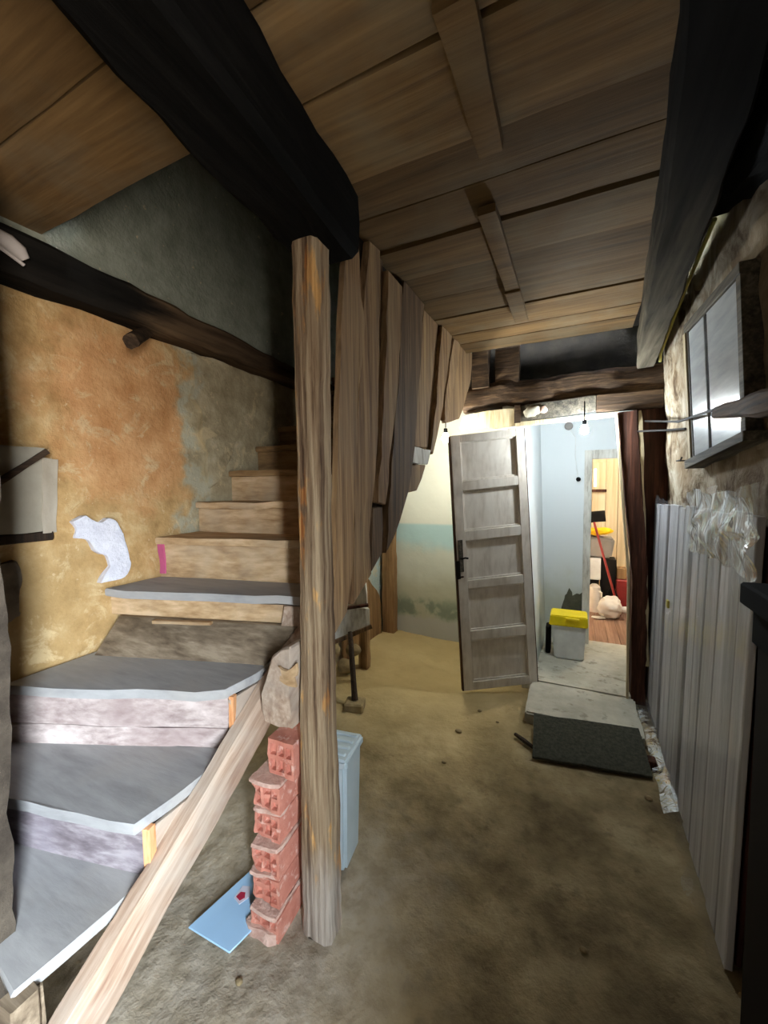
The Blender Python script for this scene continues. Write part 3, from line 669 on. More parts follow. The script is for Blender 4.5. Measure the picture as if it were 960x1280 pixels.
# stringer, side cheeks, underside, second stringer along the wall
bm = beam([(-1.012, 0.26, 0.11), (-1.012, 0.42, 0.255), (-1.012, 0.85, 0.548), (-1.01, 1.12, 0.745), (-1.0, 1.18, 0.79)], [0.05] * 5, [0.13, .13, .125, .13, .12], side=(1, 0, 0), amp=0.004, seed=31, seg=0.05); obj('stringer', bm, M['stringer'], stc)
bm = beam([(-1.05, 0.36, 0.0), (-1.05, 0.37, 0.43)], 0.05, 0.05, amp=0.004, seed=33); obj('newel_stub', bm, M['riser_brown'], stc)
for i, (y0, y1, z0, z1) in enumerate(((0.655, 0.86, 0.42, 0.60), (0.95, 1.2, 0.62, 0.82))):
    bm = prism([(-1.047, y0, z1 - 0.03), (-1.047, y1, z1 - 0.03), (-1.047, y0 + 0.02, z0 + 0.02)], (0.012, 0, 0), 0.001); obj('side_cheek', bm, M['stringer'], stc)
bm = prism([(-1.785, 0.75, 0.36), (-1.785, 1.25, 0.80), (-1.785, 3.15, 2.18), (-1.785, 3.15, 2.21), (-1.785, 1.25, 0.83), (-1.785, 0.75, 0.39)], (0.72, 0, 0), 0); obj('soffit', bm, M['backing'], stc)
bm = prism([(-1.06, 1.30, 0.98), (-1.06, 3.05, 2.22), (-1.06, 3.05, 2.25), (-1.06, 1.30, 1.01)], (0.20, 0, 0), 0); obj('soffit', bm, M['backing'], stc)

# timber block on the brick pillar
bm = prism([(-.945, 1.0, .71), (-.82, 1.0, .715), (-.82, 1.0, .985), (-.86, 1.0, .975), (-.90, 1.0, .94), (-.935, 1.0, .86)], (0, 0.15, 0), 0.008, jit=0.012, sub=0.05, seed=2)
o = thing('timber_block', 'squared offcut of timber wedged between brick pillar and stair stringer', 'block', (-0.87, 1.07, 0.705))
obj('block', bm, M['stringer'], o)
obj('block_face', prism([(-.875, .992, .85), (-.80, .992, .85), (-.80, .992, .955), (-.855, .992, .93)], (0, 0.01, 0), 0.002, jit=.03, sub=.015, seed=9), M['riser_pale'], o)['label'] = 'split orange face of the block'

# brick pillar: hollow bricks laid flat, hole faces towards the viewer
def hollow_brick(cx, y0, z0, w, h, l, seed, nx=3, nz_=2, broken=0.0):
    bm = bmesh.new(); random.seed(seed)
    xs, m = [-w / 2], 0.2
    cell = w / (nx + (nx + 1) * 0.42); wall = cell * 0.42
    x = -w / 2
    for i in range(nx): x += wall; xs.append(x); x += cell; xs.append(x)
    xs.append(w / 2)
    ch = h / (nz_ + (nz_ + 1) * 0.42); wl = ch * 0.42
    zs = [0]; z = 0
    for i in range(nz_): z += wl; zs.append(z); z += ch; zs.append(z)
    zs.append(h)
    F = {}
    for i, xx in enumerate(xs):
        for j, zz in enumerate(zs):
            dy = broken * (0.5 + nz((xx, zz, 0), 30, seed)) if xx < 0.02 else 0.002 * nz((xx, zz, 0), 40, seed)
            F[i, j] = bm.verts.new((cx + xx + 0.003 * nz((xx, zz, 3), 40, seed), y0 + dy, z0 + zz))
    for i in range(len(xs) - 1):
        for j in range(len(zs) - 1):
            q = [F[i, j], F[i + 1, j], F[i + 1, j + 1], F[i, j + 1]]
            if i % 2 == 1 and j % 2 == 1:
                b = [bm.verts.new(v.co + V((0, 0.016, 0))) for v in q]
                for t in range(4): bm.faces.new((q[t], q[(t + 1) % 4], b[(t + 1) % 4], b[t]))
                bm.faces.new(b)
            else: bm.faces.new(q)
    per = [F[i, 0] for i in range(len(xs))] + [F[len(xs) - 1, j] for j in range(1, len(zs))] + [F[i, len(zs) - 1] for i in range(len(xs) - 2, -1, -1)] + [F[0, j] for j in range(len(zs) - 2, 0, -1)]
    bk = [bm.verts.new((v.co.x, y0 + l, v.co.z)) for v in per]
    n = len(per)
    for t in range(n): bm.faces.new((per[t], per[(t + 1) % n], bk[(t + 1) % n], bk[t]))
    bm.faces.new(list(reversed(bk)))
    return bm
def rotz(bm, ang, cen):
    bmesh.ops.rotate(bm, verts=bm.verts[:], cent=cen, matrix=Matrix.Rotation(ang, 3, 'Z')); return bm
bp_ = thing('brick_pillar', 'short pillar of hollow red bricks standing under the stairs beside the post', 'brick pillar', (-0.90, 1.02, 0.0))
z = -0.01
for i in range(5):
    cx = -0.918 + (0.006, -0.004, 0.003, -0.006, 0.0)[i]; y0 = 0.945 + i * 0.008 + (0.012 if i in (1, 3) else 0)
    obj('brick', rotz(hollow_brick(cx, y0, z, 0.112, 0.092, 0.17, i + 3, broken=0.018), radians(4), (cx, y0, z)), M['brick'], bp_)
    bm = prism([(cx - .058, y0 - .006, z + .092), (cx + .056, y0 - .006, z + .092), (cx + .056, y0 + .17, z + .092), (cx - .058, y0 + .17, z + .092)], (0, 0, 0.015), 0.004, jit=0.012, sub=0.025, seed=i)
    obj('mortar_joint', rotz(bm, radians(4), (cx, y0, z)), M['mortar'], bp_)
    z += 0.107
obj('brick', rotz(hollow_brick(-0.878, 1.01, z + 0.002, 0.105, 0.125, 0.13, 11, broken=0.006), radians(3), (-0.878, 1.01, z)), M['brick'], bp_)
bm = beam([(-0.925, .955, -0.02), (-0.925, .958, 0.03)], .125, .04, amp=0.015, seed=5, ch=.4, seg=.015, n=5); obj('mortar_foot', bm, M['mortar'], bp_)

# wooden post
bm = beam([(-0.758, 1.06, -0.01), (-0.757, 1.06, 0.25), (-0.755, 1.06, 0.75), (-0.752, 1.06, 1.0), (-0.748, 1.06, 1.75), (-0.745, 1.06, 2.245)], [0.118, .11, .098, .09, .088, .095], [0.10, .10, .095, .09, .09, .09], amp=0.0032, seed=41, seg=0.035, ch=0.3, n=4, freq=6, ends=0.03)
top('wooden_post', bm, M['post'], 'weathered wooden post carrying the black beam beside the brick pillar', 'post', smooth=50)

# plank partition beside the upper flight
pt = thing('plank_partition', 'partition of upright rough planks enclosing the upper stairs', 'partition', (-0.72, 2.0, 1.0))
def plank(pts, x, th, mat, seed, name='plank'):
    bm = prism([(x, y, z) for y, z in pts], (-th, 0, 0), 0.004, jit=0.008, sub=0.09, seed=seed); return obj(name, bm, M[mat], pt)
plank([(1.245, 2.43), (1.31, 2.43), (1.325, 2.2), (1.355, 2.12), (1.30, 1.86), (1.235, 1.2), (1.20, 1.06), (1.09, 1.0), (1.135, 1.5), (1.165, 1.85), (1.20, 2.15)], -0.715, .02, 'plank', 1)
plank([(1.415, 2.44), (1.50, 2.44), (1.49, 1.82), (1.39, 1.32), (1.385, 1.16), (1.245, 1.07), (1.275, 1.58), (1.335, 1.98)], -0.722, .03, 'plank', 2)
plank([(1.505, 2.44), (1.56, 2.44), (1.505, 1.92), (1.43, 1.49), (1.395, 1.33), (1.487, 1.80)], -0.735, .03, 'darkplank', 3)
plank([(1.575, 2.40), (1.72, 2.40), (1.65, 1.96), (1.585, 1.71), (1.515, 1.425), (1.436, 1.437), (1.50, 1.81)], -0.712, .03, 'plank', 4)
plank([(1.412, 1.42), (1.515, 1.415), (1.495, 1.22), (1.392, 1.165)], -0.722, .03, 'darkplank', 5)
plank([(1.735, 2.44), (2.02, 2.44), (1.86, 1.70), (1.80, 1.48), (1.685, 1.345), (1.53, 1.215), (1.585, 1.60), (1.668, 1.96)], -0.718, .03, 'darkplank', 6)
plank([(2.10, 2.45), (2.34, 2.45), (2.165, 1.715), (1.858, 1.71), (1.95, 2.05)], -0.745, .025, 'plank', 7)
plank([(2.348, 2.45), (2.55, 2.45), (2.345, 1.98), (2.18, 1.68), (2.14, 1.69)], -0.722, .03, 'plank', 8)
plank([(2.56, 2.44), (2.74, 2.46), (2.40, 1.885), (2.345, 1.895), (2.36, 2.0)], -0.712, .03, 'plank', 9)
plank([(2.75, 2.46), (3.10, 2.50), (3.06, 2.30), (2.85, 2.08), (2.706, 1.955), (2.405, 1.885)], -0.72, .03, 'plank', 10)
plank([(1.836, 1.70), (2.14, 1.705), (2.09, 1.62), (1.842, 1.615)], -0.73, .03, 'whiteboard', 11)['label'] = 'whitish short piece'
plank([(1.80, 1.605), (2.07, 1.612), (1.925, 1.478), (1.78, 1.47)], -0.728, .03, 'plank', 12)
plank([(1.30, 2.47), (3.1, 2.50), (3.0, 2.33), (2.3, 1.90), (1.85, 1.62), (1.55, 1.38), (1.32, 1.22), (1.29, 1.5)], -0.765, .015, 'backing', 13, 'backing_board')

# wooden peg sticking out of the wall under the wall beam
bm = beam([(-1.83, 1.30, 2.27), (-1.63, 1.06, 2.10)], .05, .05, amp=.005, seed=3, ch=.4); top('wall_peg', bm, M['brownbeam'], 'stubby wooden peg jutting from the ochre wall under the beam', 'peg')
# porcelain insulator at the left end
t = thing('insulator', 'small white porcelain cable insulator on the wall beam at upper left', 'insulator', (-1.66, 0.70, 2.25))
bm = tube([(-1.655, .64, 2.30), (-1.655, .665, 2.302), (-1.655, .69, 2.298), (-1.655, .72, 2.282), (-1.655, .735, 2.265)], .02, 12, rr=[.016, .024, .026, .024, .014]); obj('knob', bm, M['insul'], t)
bm = tube([(-1.655, .66, 2.275), (-1.655, .69, 2.263), (-1.655, .73, 2.245)], .006, 8); obj('wire', bm, M['insul'], t)

# cardboard over the wall niche
t = thing('cardboard_sheet', 'creased grey cardboard sheet fixed to the ochre wall at left edge', 'cardboard', (-1.76, 0.72, 1.33))
bm = grid((-1.765, 0.45, 1.36), (0, 0.33, -0.01), (0.01, 0.02, 0.305), 14, 14, lambda p, s, q: V((p.x + 0.012 * nz(p, 7) + 0.01 * sin(s * 3), p.y + 0.006 * nz(p, 12, 3), p.z + 0.008 * nz(p, 9, 7)))); obj('sheet', solid(bm, (-0.006, 0, 0)), M['card'], t)
bm = grid((-1.757, 0.775, 1.345), (-0.025, 0.06, 0.0), (0, 0.018, 0.275), 6, 14, lambda p, s, q: V((p.x + 0.008 * nz(p, 14), p.y + 0.005 * nz(p, 12, 3), p.z + 0.008 * nz(p, 12, 7)))); obj('flap', solid(bm, (-0.006, 0.002, 0)), M['cardpale'], t)
bm = beam([(-1.745, .62, 1.50), (-1.738, .80, 1.645)], .012, .02, amp=.002); obj('lath', bm, M['brownbeam'], t)
bm = box((-1.80, .45, 1.315), (-1.772, .82, 1.35), 0.004); obj('shade_strip', bm, M['backing'], t)  # dark strip standing in for the shadow under the sheet

# =================================================================== DOOR LEAF
dl = tag(bpy.data.objects.new('door_1', None), 'tall narrow white panelled door standing open', kind='structure'); link(dl); dl.location = (-0.46, 2.91, 0.03); WORLD[dl] = V((-0.46, 2.91, 0.03))
fb, ft, hb, ht = V((-.700, 2.786, .012)), V((-.790, 2.750, 1.849)), V((-.222, 3.039, .055)), V((-.329, 2.990, 1.902))
dn = (hb - fb).cross(ft - fb).normalized()
if dn.y > 0: dn = -dn
def dq(u, v, w_=0): return (fb * (1 - u) + hb * u) * (1 - v) + (ft * (1 - u) + ht * u) * v + dn * w_
def dpiece(u0, u1, v0, v1, w0, w1, bev=0.002):
    return prism([dq(u0, v0, w0), dq(u1, v0, w0), dq(u1, v1, w0), dq(u0, v1, w0)], dn * (w1 - w0), bev)
obj('stile', dpiece(0, .125, 0, 1, -.034, 0), M['door'], dl); obj('stile', dpiece(.885, 1, 0, 1, -.034, 0), M['door'], dl)
vs = [1, .973, .822, .787, .631, .594, .438, .406, .238, .200, .033, 0]
for i in range(0, 12, 2): obj('rail', dpiece(.125, .885, vs[i + 1], vs[i], -.034, -0.0006), M['door'], dl)
for i in range(1, 11, 2):
    obj('panel', dpiece(.12, .89, vs[i + 1] - .004, vs[i] + .004, -.026, -.019, 0), M['door'], dl)
    bm = bmesh.new()                                    # bead around the panel
    e = 0.018; a0, a1, b0, b1 = .125, .885, vs[i + 1], vs[i]
    for u0, u1, v0, v1 in ((a0, a0 + e, b0, b1), (a1 - e, a1, b0, b1), (a0 + e, a1 - e, b0, b0 + .007), (a0 + e, a1 - e, b1 - .007, b1)):
        join(bm, dpiece(u0, u1, v0, v1, -.02, -.011, 0.001))
    obj('panel_bead', bm, M['door'], dl)
obj('door_edge', dpiece(-.025, -.001, 0, 1, -.036, -.001, .003), M['dooredge'], dl)['label'] = 'bare brown wooden edge'
obj('door_edge', dpiece(1.001, 1.012, 0, 1, -.036, -.001, .001), M['dooredge'], dl)['label'] = 'bare brown wooden edge'
lk = obj('lock_plate', dpiece(.02, .085, .475, .60, 0, .004), M['greybeam'], dl)
bm = tube([dq(.05, .53, 0), dq(.05, .53, .035), dq(.09, .533, .045), dq(.13, .53, .045)], .007, 8); obj('handle', bm, M['iron'], dl)
bm = dpiece(-.03, .03, .45, .52, .001, .02, .003); obj('lock_box', bm, M['iron'], dl)
bm = dpiece(.03, .075, .452, .459, 0, .006); obj('bolt', bm, M['jamb'], dl)

# =================================================================== LAMPS
def bulb(name, loc, r, mat, label, drop, cord_to):
    t = thing(name, label, 'lamp', loc, 'bare bulbs'); x, y, z = loc
    bm = tube([(x, y, z - r), (x, y, z - r * .8), (x, y, z - r * .3), (x, y, z + r * .3), (x, y, z + r * .9), (x, y, z + r * 1.3)], r, 14, rr=[r * .25, r * .72, r, r * .95, r * .6, r * .45]); obj('bulb', bm, M[mat], t)
    bm = tube([(x, y, z + r * 1.3), (x, y, z + r * 2.5)], r * .5, 12); obj('socket', bm, M['black'], t)
    bm = tube([(x, y, z + r * 2.5), cord_to], .004, 6); obj('cord', bm, M['black'], t)
    return t
bulb('hanging_bulb', (-0.894, 2.98, 1.862), .03, 'bulb1', 'bare glowing bulb hanging between plank partition and white door', 0, (-0.894, 2.99, 2.14))
bulb('hanging_bulb', (0.051, 2.98, 1.857), .026, 'bulb2', 'bare glowing bulb hanging under the head of the open doorway', 0, (0.051, 3.092, 2.07))
bulb('hanging_bulb', (0.95, 4.75, 2.1), .035, 'added_bulb', 'added warm bulb lighting the far room, unseen behind the right jamb', 0, (0.95, 4.75, 2.4))  # unseen lamp added to light the far room
t = thing('junction_box', 'round grey junction box high on the passage end wall', 'junction box', (-0.058, 4.0, 2.02))
bm = tube([(-.058, 4.0, 2.022), (-.058, 3.975, 2.022), (-.058, 3.97, 2.022)], .035, 16, rr=[.035, .035, .028]); obj('cover', bm, M['grey'], t)
bm = tube([(-.045, 3.99, 1.99), (0.0, 3.992, 1.92), (0.0, 3.994, 1.75), (.022, 3.994, 1.58)], .004, 6); obj('wire', bm, M['whiteplast'], t)
bm = tube([(.028, 4.0, 1.547), (.028, 3.985, 1.547), (.028, 3.98, 1.547)], .02, 14, rr=[.02, .02, .015]); top('wall_switch', bm, M['black'], 'small round black switch on the passage end wall', 'switch')

# =================================================================== RIGHT SIDE
# bundle of boards wrapped in clear film
wb = thing('board_bundle', 'bundle of tall grey boards wrapped in clear plastic leaning on the right wall', 'boards', (0.47, 2.4, 0.0))
random.seed(7)
def px_top(y): return 0.487 - (3.25 - y) * 0.004
y0 = 3.25; i = 0
while y0 > 1.5:
    wd = random.uniform(0.085, 0.14) if i else 0.28
    y1 = y0 - wd
    xb = 0.468 - (3.25 - y0) * 0.011; zt = 1.375 + (3.25 - y0) * 0.018 + random.uniform(-.012, .006); dx = random.uniform(-.010, .004)
    lean = random.uniform(-0.02, 0.02)
    bm = prism([(xb + dx, y0, 0.0), (xb + dx, y1, 0.0), (px_top(y1) + dx, y1 + lean, zt), (px_top(y0) + dx, y0 + lean, zt)], (0.022, 0, 0), 0.003)
    obj('board', bm, M['profile'], wb)
    y0 = y1 - random.choice((0.006, 0.016, 0.03)); i += 1
for y0, y1 in ((3.24, 2.7), (2.69, 2.2), (2.19, 1.5)):
    bm = prism([(.495 - (3.25 - y0) * 0.011, y0, 0.0), (.495 - (3.25 - y1) * 0.011, y1, 0.0), (px_top(y1) + .026, y1, 1.37), (px_top(y0) + .026, y0, 1.37)], (0.015, 0, 0), 0.003)
    obj('board', bm, M['profile_edge'], wb)['label'] = 'dark red board at the back of the bundle'
def film(p, s, t_):
    y = 3.275 - s * 1.83; zt = 1.40 + (3.25 - y) * 0.02
    z = t_ * zt
    x = (0.468 - (3.25 - y) * 0.011) * (1 - t_) + px_top(y) * t_ - 0.012
    q = V((x, y, z))
    amp = 0.004 + 0.020 * max(0, min(1, (2.3 - y) / 0.6)) * max(0, min(1, (z - 1.0) / 0.4))
    x += amp * nz((0, y * 2.2, z * 0.35), 7, 3) + amp * 0.8 * nz(q, 13, 2) - amp * 0.6
    zz_ = z + (0.03 * nz(q, 11, 5) + (0.05 * max(0, min(1, (2.4 - y) / 0.5)))) * max(0, t_ - 0.9) * 10
    if t_ < 0.06: x -= 0.05 * (0.06 - t_) / 0.06 * (0.6 + nz(q, 8, 1)); 
    return V((x, y, max(zz_, 0.004)))
bm = grid((0, 0, 0), (0, 1, 0), (0, 0, 1), 90, 70, film); obj('plastic_wrap', bm, M['film'], wb, smooth=180)
def crumple(p, s, t_):
    y = 2.15 - s * 0.72; z = 1.22 + t_ * 0.24
    q = V((0, y, z)); return V((0.455 + 0.024 * nz(q, 8, 4) + 0.022 * nz(q, 15, 8) - 0.012 * t_, y, z + 0.03 * nz(q, 12, 2)))
bm = grid((0, 0, 0), (0, 1, 0), (0, 0, 1), 60, 24, crumple); obj('plastic_wrap', bm, M['film_crumple'], wb, smooth=20)
bm = box((.452, 2.52, 0.84), (.462, 2.56, 0.88), .002); obj('sticker', bm, M['ylcable'], wb)
bm = grid((0.40, 3.06, 0.03), (0.06, 0, 0.03), (0.0, -1.0, 0), 6, 40, lambda p, s, q: V((p.x - 0.02 * q + .012 * nz(p, 12), p.y, max(p.z + .02 * nz(p, 9, 3), .012)))); obj('plastic_wrap', bm, M['film_crumple'], wb, smooth=20)

# iron rods and hook in the right wall
bm = tube([(.40, 3.06, 1.90), (.452, 2.4, 1.80), (.43, 1.75, 1.752)], .006, 8); top('iron_rod', bm, M['iron'], 'long thin iron rod running level past the shutter', 'rod', 'iron rods by the shutter')
bm = tube([(.36, 3.04, 1.835), (.45, 2.66, 1.79), (.50, 2.5, 1.775)], .006, 8); top('iron_rod', bm, M['iron'], 'short thin iron rod below the long one, ending in the wall', 'rod', 'iron rods by the shutter')
bm = tube([(.55, 2.62, 1.62), (.49, 2.62, 1.62), (.485, 2.5, 1.618), (.485, 2.48, 1.63)], .004, 6); top('wall_hook', bm, M['iron'], 'small bent nail in the whitewash below the rods', 'hook')
bm = beam([(.428, 1.70, 1.735), (.44, 1.5, 1.715), (.45, 1.2, 1.69)], [.03, .05, .06], [.035, .055, .07], amp=.006, seed=4, ch=.3); top('wooden_stake', bm, wood('stake_wood', c(50, 34, 20), c(84, 60, 38), c(110, 82, 54), axis=1, var=.05), 'brown wooden stake poking out in front of the shutter', 'stake')
bm = tube([(.445, 1.9, 2.46), (.452, 2.2, 2.435), (.458, 2.6, 2.375), (.465, 3.02, 2.30), (.468, 3.05, 2.26)], .008, 8); top('yellow_cable', bm, M['ylcable'], 'yellow cable hanging along the top of the right wall', 'cable')

# black bench at the right edge
bn = thing('workbench', 'black wooden bench with overhanging grooved top at right edge', 'bench', (0.5, 0.95, 0.0))
obj('bench_top', box((0.405, 0.55, 1.175), (0.60, 1.37, 1.235), .006), M['black'], bn)
obj('bench_rail', box((0.425, 0.57, 1.08), (0.58, 1.34, 1.172), .004), M['black'], bn)
obj('bench_side', box((0.435, 0.58, 0.0), (0.455, 1.33, 1.08), .003), M['darkbox'], bn)
obj('bench_side', box((0.455, 1.30, 0.0), (0.58, 1.33, 1.08), .003), M['darkbox'], bn)
bm = blob((.50, 1.10, 1.29), (.08, .16, .07), 3, .3, 9, 2, flat=1.236); top('black_sack', bm, M['black'], 'crumpled black sack lying on the bench', 'sack')

# =================================================================== FLOOR THINGS
# storage box
tb_ = thing('storage_box', 'pale frosted plastic storage box with ribbed lid behind the post', 'storage box', (-0.83, 1.31, 0.0))
def taper(x0, x1, y0, y1, z0, z1, tp, bev):
    bm = bmesh.new(); r = []
    for z_, e in ((z0, tp), (z1, 0)): r.append([(x0 + e, y0 + e, z_), (x1 - e, y0 + e, z_), (x1 - e, y1 - e, z_), (x0 + e, y1 - e, z_)])
    loft(bm, r); bmesh.ops.bevel(bm, geom=bm.edges[:], offset=bev, segments=3, affect='EDGES'); return bm
ang = radians(8)
def bx(bm): return rotz(bm, ang, (-0.78, 1.24, 0))
obj('body', bx(taper(-1.05, -0.765, 1.235, 1.405, 0.0, 0.445, .012, .014)), M['tote'], tb_)
ld = obj('lid', bx(taper(-1.06, -0.757, 1.227, 1.413, 0.432, 0.472, .0, .010)), M['tote'], tb_)
for i in range(4):
    y = 1.255 + i * 0.04
    obj('rib', bx(box((-1.04, y, .468), (-0.775, y + .018, .478), .004)), M['tote'], ld)

# pale blue card
t = thing('blue_card', 'pale blue stiff card with a red print lying on the earth by bricks', 'card', (-1.05, 0.97, 0.012))
bm = prism([(-1.16, .85, .012), (-.974, .854, .012), (-.955, .93, .016), (-.975, .96, .016), (-.96, 1.0, .018), (-1.05, 1.13, .02), (-1.10, 1.135, .02)], (0, 0, .006), .0015)
obj('card', bm, plain('pale_blue_gloss', c(170, 208, 240), 0.3, var=0.02), t)
bm = prism([(-1.09, .985, .0215), (-1.055, .975, .0215), (-1.04, 1.01, .0222), (-1.065, 1.04, .0225), (-1.093, 1.03, .0225)], (0, 0, .0012), 0); obj('print', bm, plain('white_print', c(224, 220, 232), 0.3), t)
bm = prism([(-1.085, .99, .0228), (-1.063, .985, .0228), (-1.053, 1.0, .023), (-1.065, 1.015, .023), (-1.082, 1.01, .023)], (0, 0, .001), 0); obj('print', bm, plain('red_print', c(186, 50, 76), 0.3), t)['label'] = 'red printed blot'
bm = prism([(-1.02, .985, .0195), (-1.0, .985, .0195), (-1.0, 1.01, .0195), (-1.015, 1.01, .0195)], (0, 0, .001), 0); obj('print', bm, plain('blue_print', c(70, 150, 206), 0.3), t)

# door mat draped over the doorstep edge
bm = grid((-.185, 2.235, .012), (.565, .09, 0), (-.022, .33, 0), 24, 16, lambda p, s, q: V((p.x, p.y, 0.010 + 0.060 * q ** 0.8 + 0.004 * nz(p, 8) + 0.006 * (1 - q) * max(0, nz(p, 12, 3)))))
top('door_mat', solid(bm, (0, 0, .012)), M['mat'], 'dark grey-green door mat lying against the concrete doorstep', 'mat')
bm = beam([(-.30, 2.42, .01), (-.24, 2.37, .012), (-.19, 2.33, .012)], .016, .014, amp=.004, seed=3); top('stick', bm, M['backing'], 'short dark stick on the earth left of the mat', 'stick')
bm = box((.372, 2.40, .0), (.41, 2.46, .05), .004); top('wood_offcut', bm, M['jamb'], 'small dark red wood offcut at the foot of the boards', 'offcut')
for i, (x, y, s_) in enumerate(((.34, 2.18, .018), (-.62, 2.33, .02), (-.42, 2.52, .012), (-.62, 2.02, .012), (.05, 1.36, .014), (-.9, .82, .012), (-.55, 2.6, .015))):
    bm = blob((x, y, floor_z(x, y) + s_ * .3), (s_, s_ * .8, s_ * .5), 2, .3, 30, i)
    tag(obj('clod', bm, M['rubblestone']), ['dark clod of earth beside the right corner of the mat', 'flat stone on the sand in front of the white door', 'tiny stone nearest the door foot', 'small stone on the sand left of the corridor', 'lone pebble in the middle of the corridor floor', 'pebble between stairs and blue card', 'pebble just below the free edge of the door'][i], 'stone', 'stones and clods on the corridor floor')

# under the stairs: white boards, prop stick, stones, post, brown board
t = thing('white_board', 'broken white painted boards propped up under the stairs', 'board', (-1.55, 2.6, 0.33))
bm = prism([(-2.0 + .22, 2.66, .50), (-1.425, 2.66, .585), (-1.435, 2.66, .80), (-1.78, 2.66, 1.15)], (0, .02, 0), .003, jit=.006, sub=.08); obj('upright', bm, M['whiteboard'], t)
bm = prism([(-1.66, 2.48, .325), (-1.415, 2.69, .435), (-1.415, 2.69, .56), (-1.66, 2.55, .58)], (-.03, .03, 0), .003, jit=.004, sub=.08); obj('flap', bm, M['whiteboard'], t)
bm = beam([(-1.67, 2.475, .315), (-1.405, 2.695, .425)], .03, .03, side=(0, 0, 1), amp=.002); obj('edge', bm, M['darkplank'], t)
bm = beam([(-1.60, 2.56, .575), (-1.41, 2.66, .60)], .02, .02, amp=.002, seed=3); obj('batten', bm, M['jamb'], t)
bm = beam([(-1.335, 2.30, .045), (-1.50, 2.53, .42)], .035, .035, amp=.003, seed=8, ch=.4); top('prop_stick', bm, M['backing'], 'dark slanting stick propping the white boards', 'stick')
bm = box((-1.40, 2.24, -.02), (-1.27, 2.36, .045), .01); rotz(bm, .3, (-1.33, 2.3, 0)); top('stone_slab', bm, M['rubblestone'], 'flat stone under the foot of the dark prop stick', 'stone')
for i, (x, y, z_, r) in enumerate(((-1.66, 2.70, .06, .06), (-1.76, 2.70, .17, .055), (-1.62, 2.78, .17, .055))):
    tag(obj('field_stone', blob((x, y, z_), (r * 1.2, r, r), 2, .25, 9, i), M['rubblestone']), ['yellowish stone on the ground behind the prop stick', 'yellowish stone on the left top of the heap under white boards', 'yellowish stone on the right top of the heap under white boards'][i], 'stone', 'stones heaped under the stairs')
bm = beam([(-1.56, 2.86, 0), (-1.56, 2.86, .33)], .08, .06, amp=.006, seed=2); top('post_stub', bm, M['plank'], 'short split wooden stub behind the white boards', 'post')
bm = beam([(-1.70, 3.675, -.02), (-1.695, 3.675, 2.0)], .13, .10, amp=.006, seed=22); top('corner_post', bm, M['brownboard'], 'upright brown post in the back corner beside the teal wall', 'post')
bm = prism([(-1.775, 2.85, -.02), (-1.775, 3.60, -.02), (-1.79, 3.60, .40), (-1.79, 3.42, .55), (-1.79, 3.2, .72), (-1.79, 2.85, .85)], (.02, 0, 0), .003, jit=.01, sub=.08); top('brown_board', bm, M['brownboard'], 'brown board leaning on the wall left of the corner post', 'board')

# =================================================================== PASSAGE AND FAR ROOM
t = thing('waste_bin', 'white bin with bright yellow lid standing in the passage', 'bin', (-0.025, 3.62, 0.066))
bm = bmesh.new(); loft(bm, [[(-.132, 3.52, .066), (.088, 3.535, .066), (.088, 3.68, .066), (-.132, 3.68, .066)], [(-.15, 3.505, .36), (.10, 3.52, .36), (.10, 3.70, .36), (-.15, 3.70, .36)]]); bmesh.ops.bevel(bm, geom=bm.edges[:], offset=.012, segments=2, affect='EDGES'); obj('body', bm, M['whiteplast'], t)
bm = bmesh.new(); loft(bm, [[(-.175, 3.49, .35), (.115, 3.505, .35), (.115, 3.715, .35), (-.175, 3.715, .35)], [(-.165, 3.495, .435), (.11, 3.51, .435), (.11, 3.71, .435), (-.165, 3.71, .435)]]); bmesh.ops.bevel(bm, geom=bm.edges[:], offset=.008, segments=2, affect='EDGES'); ld = obj('lid', bm, M['yellow'], t)
bm = box((-.05, 3.487, .41), (.05, 3.50, .425), .002); obj('latch', bm, M['yellow'], ld)
bm = box((-.205, 3.60, .066), (-.165, 3.72, .30), .008); top('dark_crate', bm, M['darkbox'], 'narrow dark box squeezed between bin and passage wall', 'box')

bm = blob((.36, 4.86, .17), (.125, .11, .12), 4, .3, 11, 3, flat=.062)
t = thing('plastic_bag', 'full white plastic bag on the reddish floor of the far room', 'bag', (.36, 4.86, .06)); obj('bag', bm, M['bag'], t)
bm = blob((.50, 4.84, .17), (.05, .03, .035), 2, .3, 14, 5); obj('knot', bm, M['bag'], t)
bm = blob((.25, 4.78, .075), (.07, .03, .015), 2, .2, 20, 6, flat=.062); obj('bag_hem', bm, M['bag'], t)
t = thing('white_jug', 'white plastic jug standing behind the white bag', 'jug', (.22, 5.07, .06)); bm = tube([(.22, 5.07, .062), (.22, 5.07, .25), (.22, 5.07, .34), (.22, 5.07, .37)], .07, 14, rr=[.07, .075, .06, .03]); obj('body', bm, M['bag'], t)
bm = tube([(.262, 4.95, .32), (.285, 4.93, .31), (.285, 4.93, .26), (.265, 4.95, .24)], .008, 6); obj('handle', bm, M['bag'], t)
bm = blob((.39, 5.04, .17), (.07, .045, .19), 3, .2, 8, 9, flat=.062); top('black_bag', bm, M['black'], 'slack black bag behind the white plastic bag', 'bag')
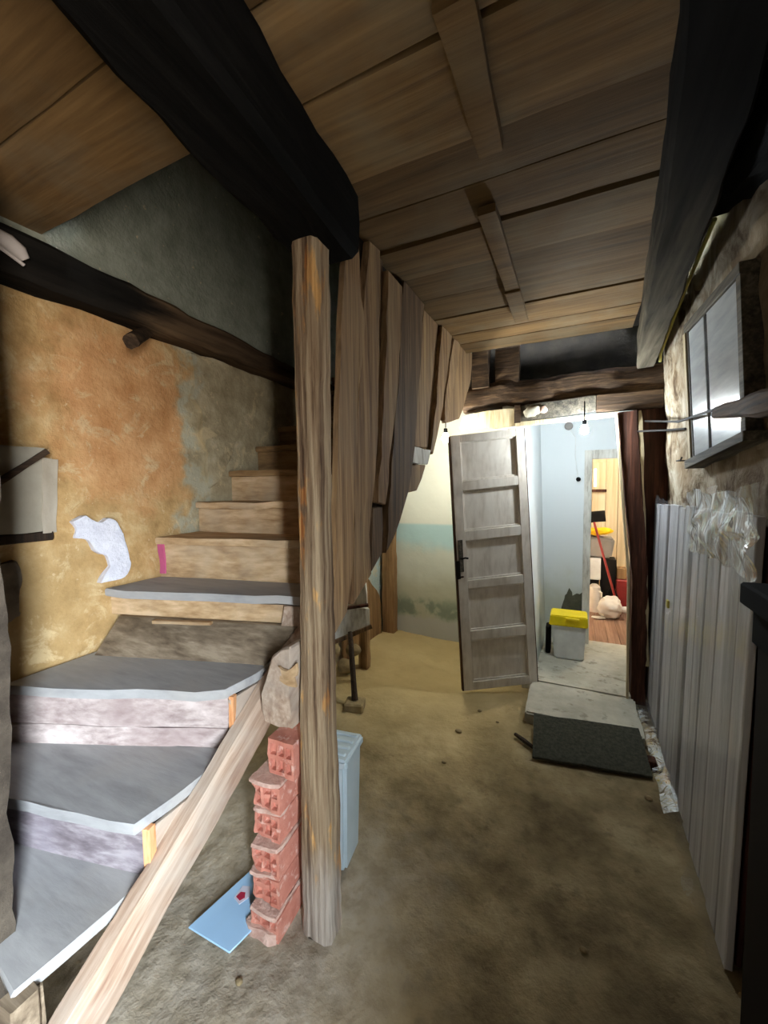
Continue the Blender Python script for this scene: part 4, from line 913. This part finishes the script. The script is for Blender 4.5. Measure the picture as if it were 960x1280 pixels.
bm = box((.14, 5.16, .40), (.285, 5.32, .655), .006); top('white_box', bm, M['whiteplast'], 'white box stacked below the grey tub', 'box')
bm = box((.12, 5.17, .062), (.27, 5.4, .398), .006); top('dark_crate', bm, M['darkbox'], 'dark crate under the white box', 'box')
bm = bmesh.new(); loft(bm, [[(.12, 5.16, .66), (.39, 5.16, .66), (.39, 5.42, .66), (.12, 5.42, .66)], [(.10, 5.13, .90), (.42, 5.13, .88), (.42, 5.45, .88), (.10, 5.45, .90)]]); bmesh.ops.bevel(bm, geom=bm.edges[:], offset=.02, segments=2, affect='EDGES'); top('grey_tub', bm, M['grey'], 'grey plastic tub on the pile under the yellow cloth', 'tub')
bm = box((.29, 5.2, .062), (.44, 5.42, .638), .006); top('grey_crate', bm, M['darkbox'], 'dark upright carton beside the white box', 'box')
bm = blob((.25, 5.25, .955), (.16, .12, .045), 3, .4, 10, 2); top('yellow_cloth', bm, M['cloth_y'], 'bright yellow cloth heaped on the grey tub', 'cloth')
t = thing('broom', 'broom leaning head up with black head and red handle', 'broom', (.47, 4.98, .06))
bm = tube([(.47, 4.98, .062), (.20, 5.02, 1.08)], .012, 8); obj('handle', bm, M['red'], t)
bm = beam([(.14, 5.04, 1.13), (.31, 5.04, 1.15)], .05, .12, side=(0, 1, 0), amp=.004, seed=1); obj('head', bm, M['darkbox'], t)
bm = box((.45, 5.16, .43), (.54, 5.3, .55), .004); top('brown_box', bm, M['brownboard'], 'small brown box standing on the red crate', 'box')
bm = box((.44, 5.1, .062), (.58, 5.34, .428), .006); top('red_crate', bm, M['red'], 'red crate at the right of the far room pile', 'box')
t = thing('wall_picture', 'small framed pane hanging on the tan boards of the far room', 'frame', (.22, 5.88, 1.4))
obj('backing', box((.205, 5.875, 1.42), (.36, 5.895, 1.78), .003), M['tan'], t)
obj('bright_strip', box((.225, 5.866, 1.47), (.25, 5.876, 1.70), .001), M['winglow'], t)  # emissive strip stands in for daylight on the pane
obj('lower_rail', box((.195, 5.862, 1.40), (.37, 5.89, 1.435), .003), M['jamb'], t)
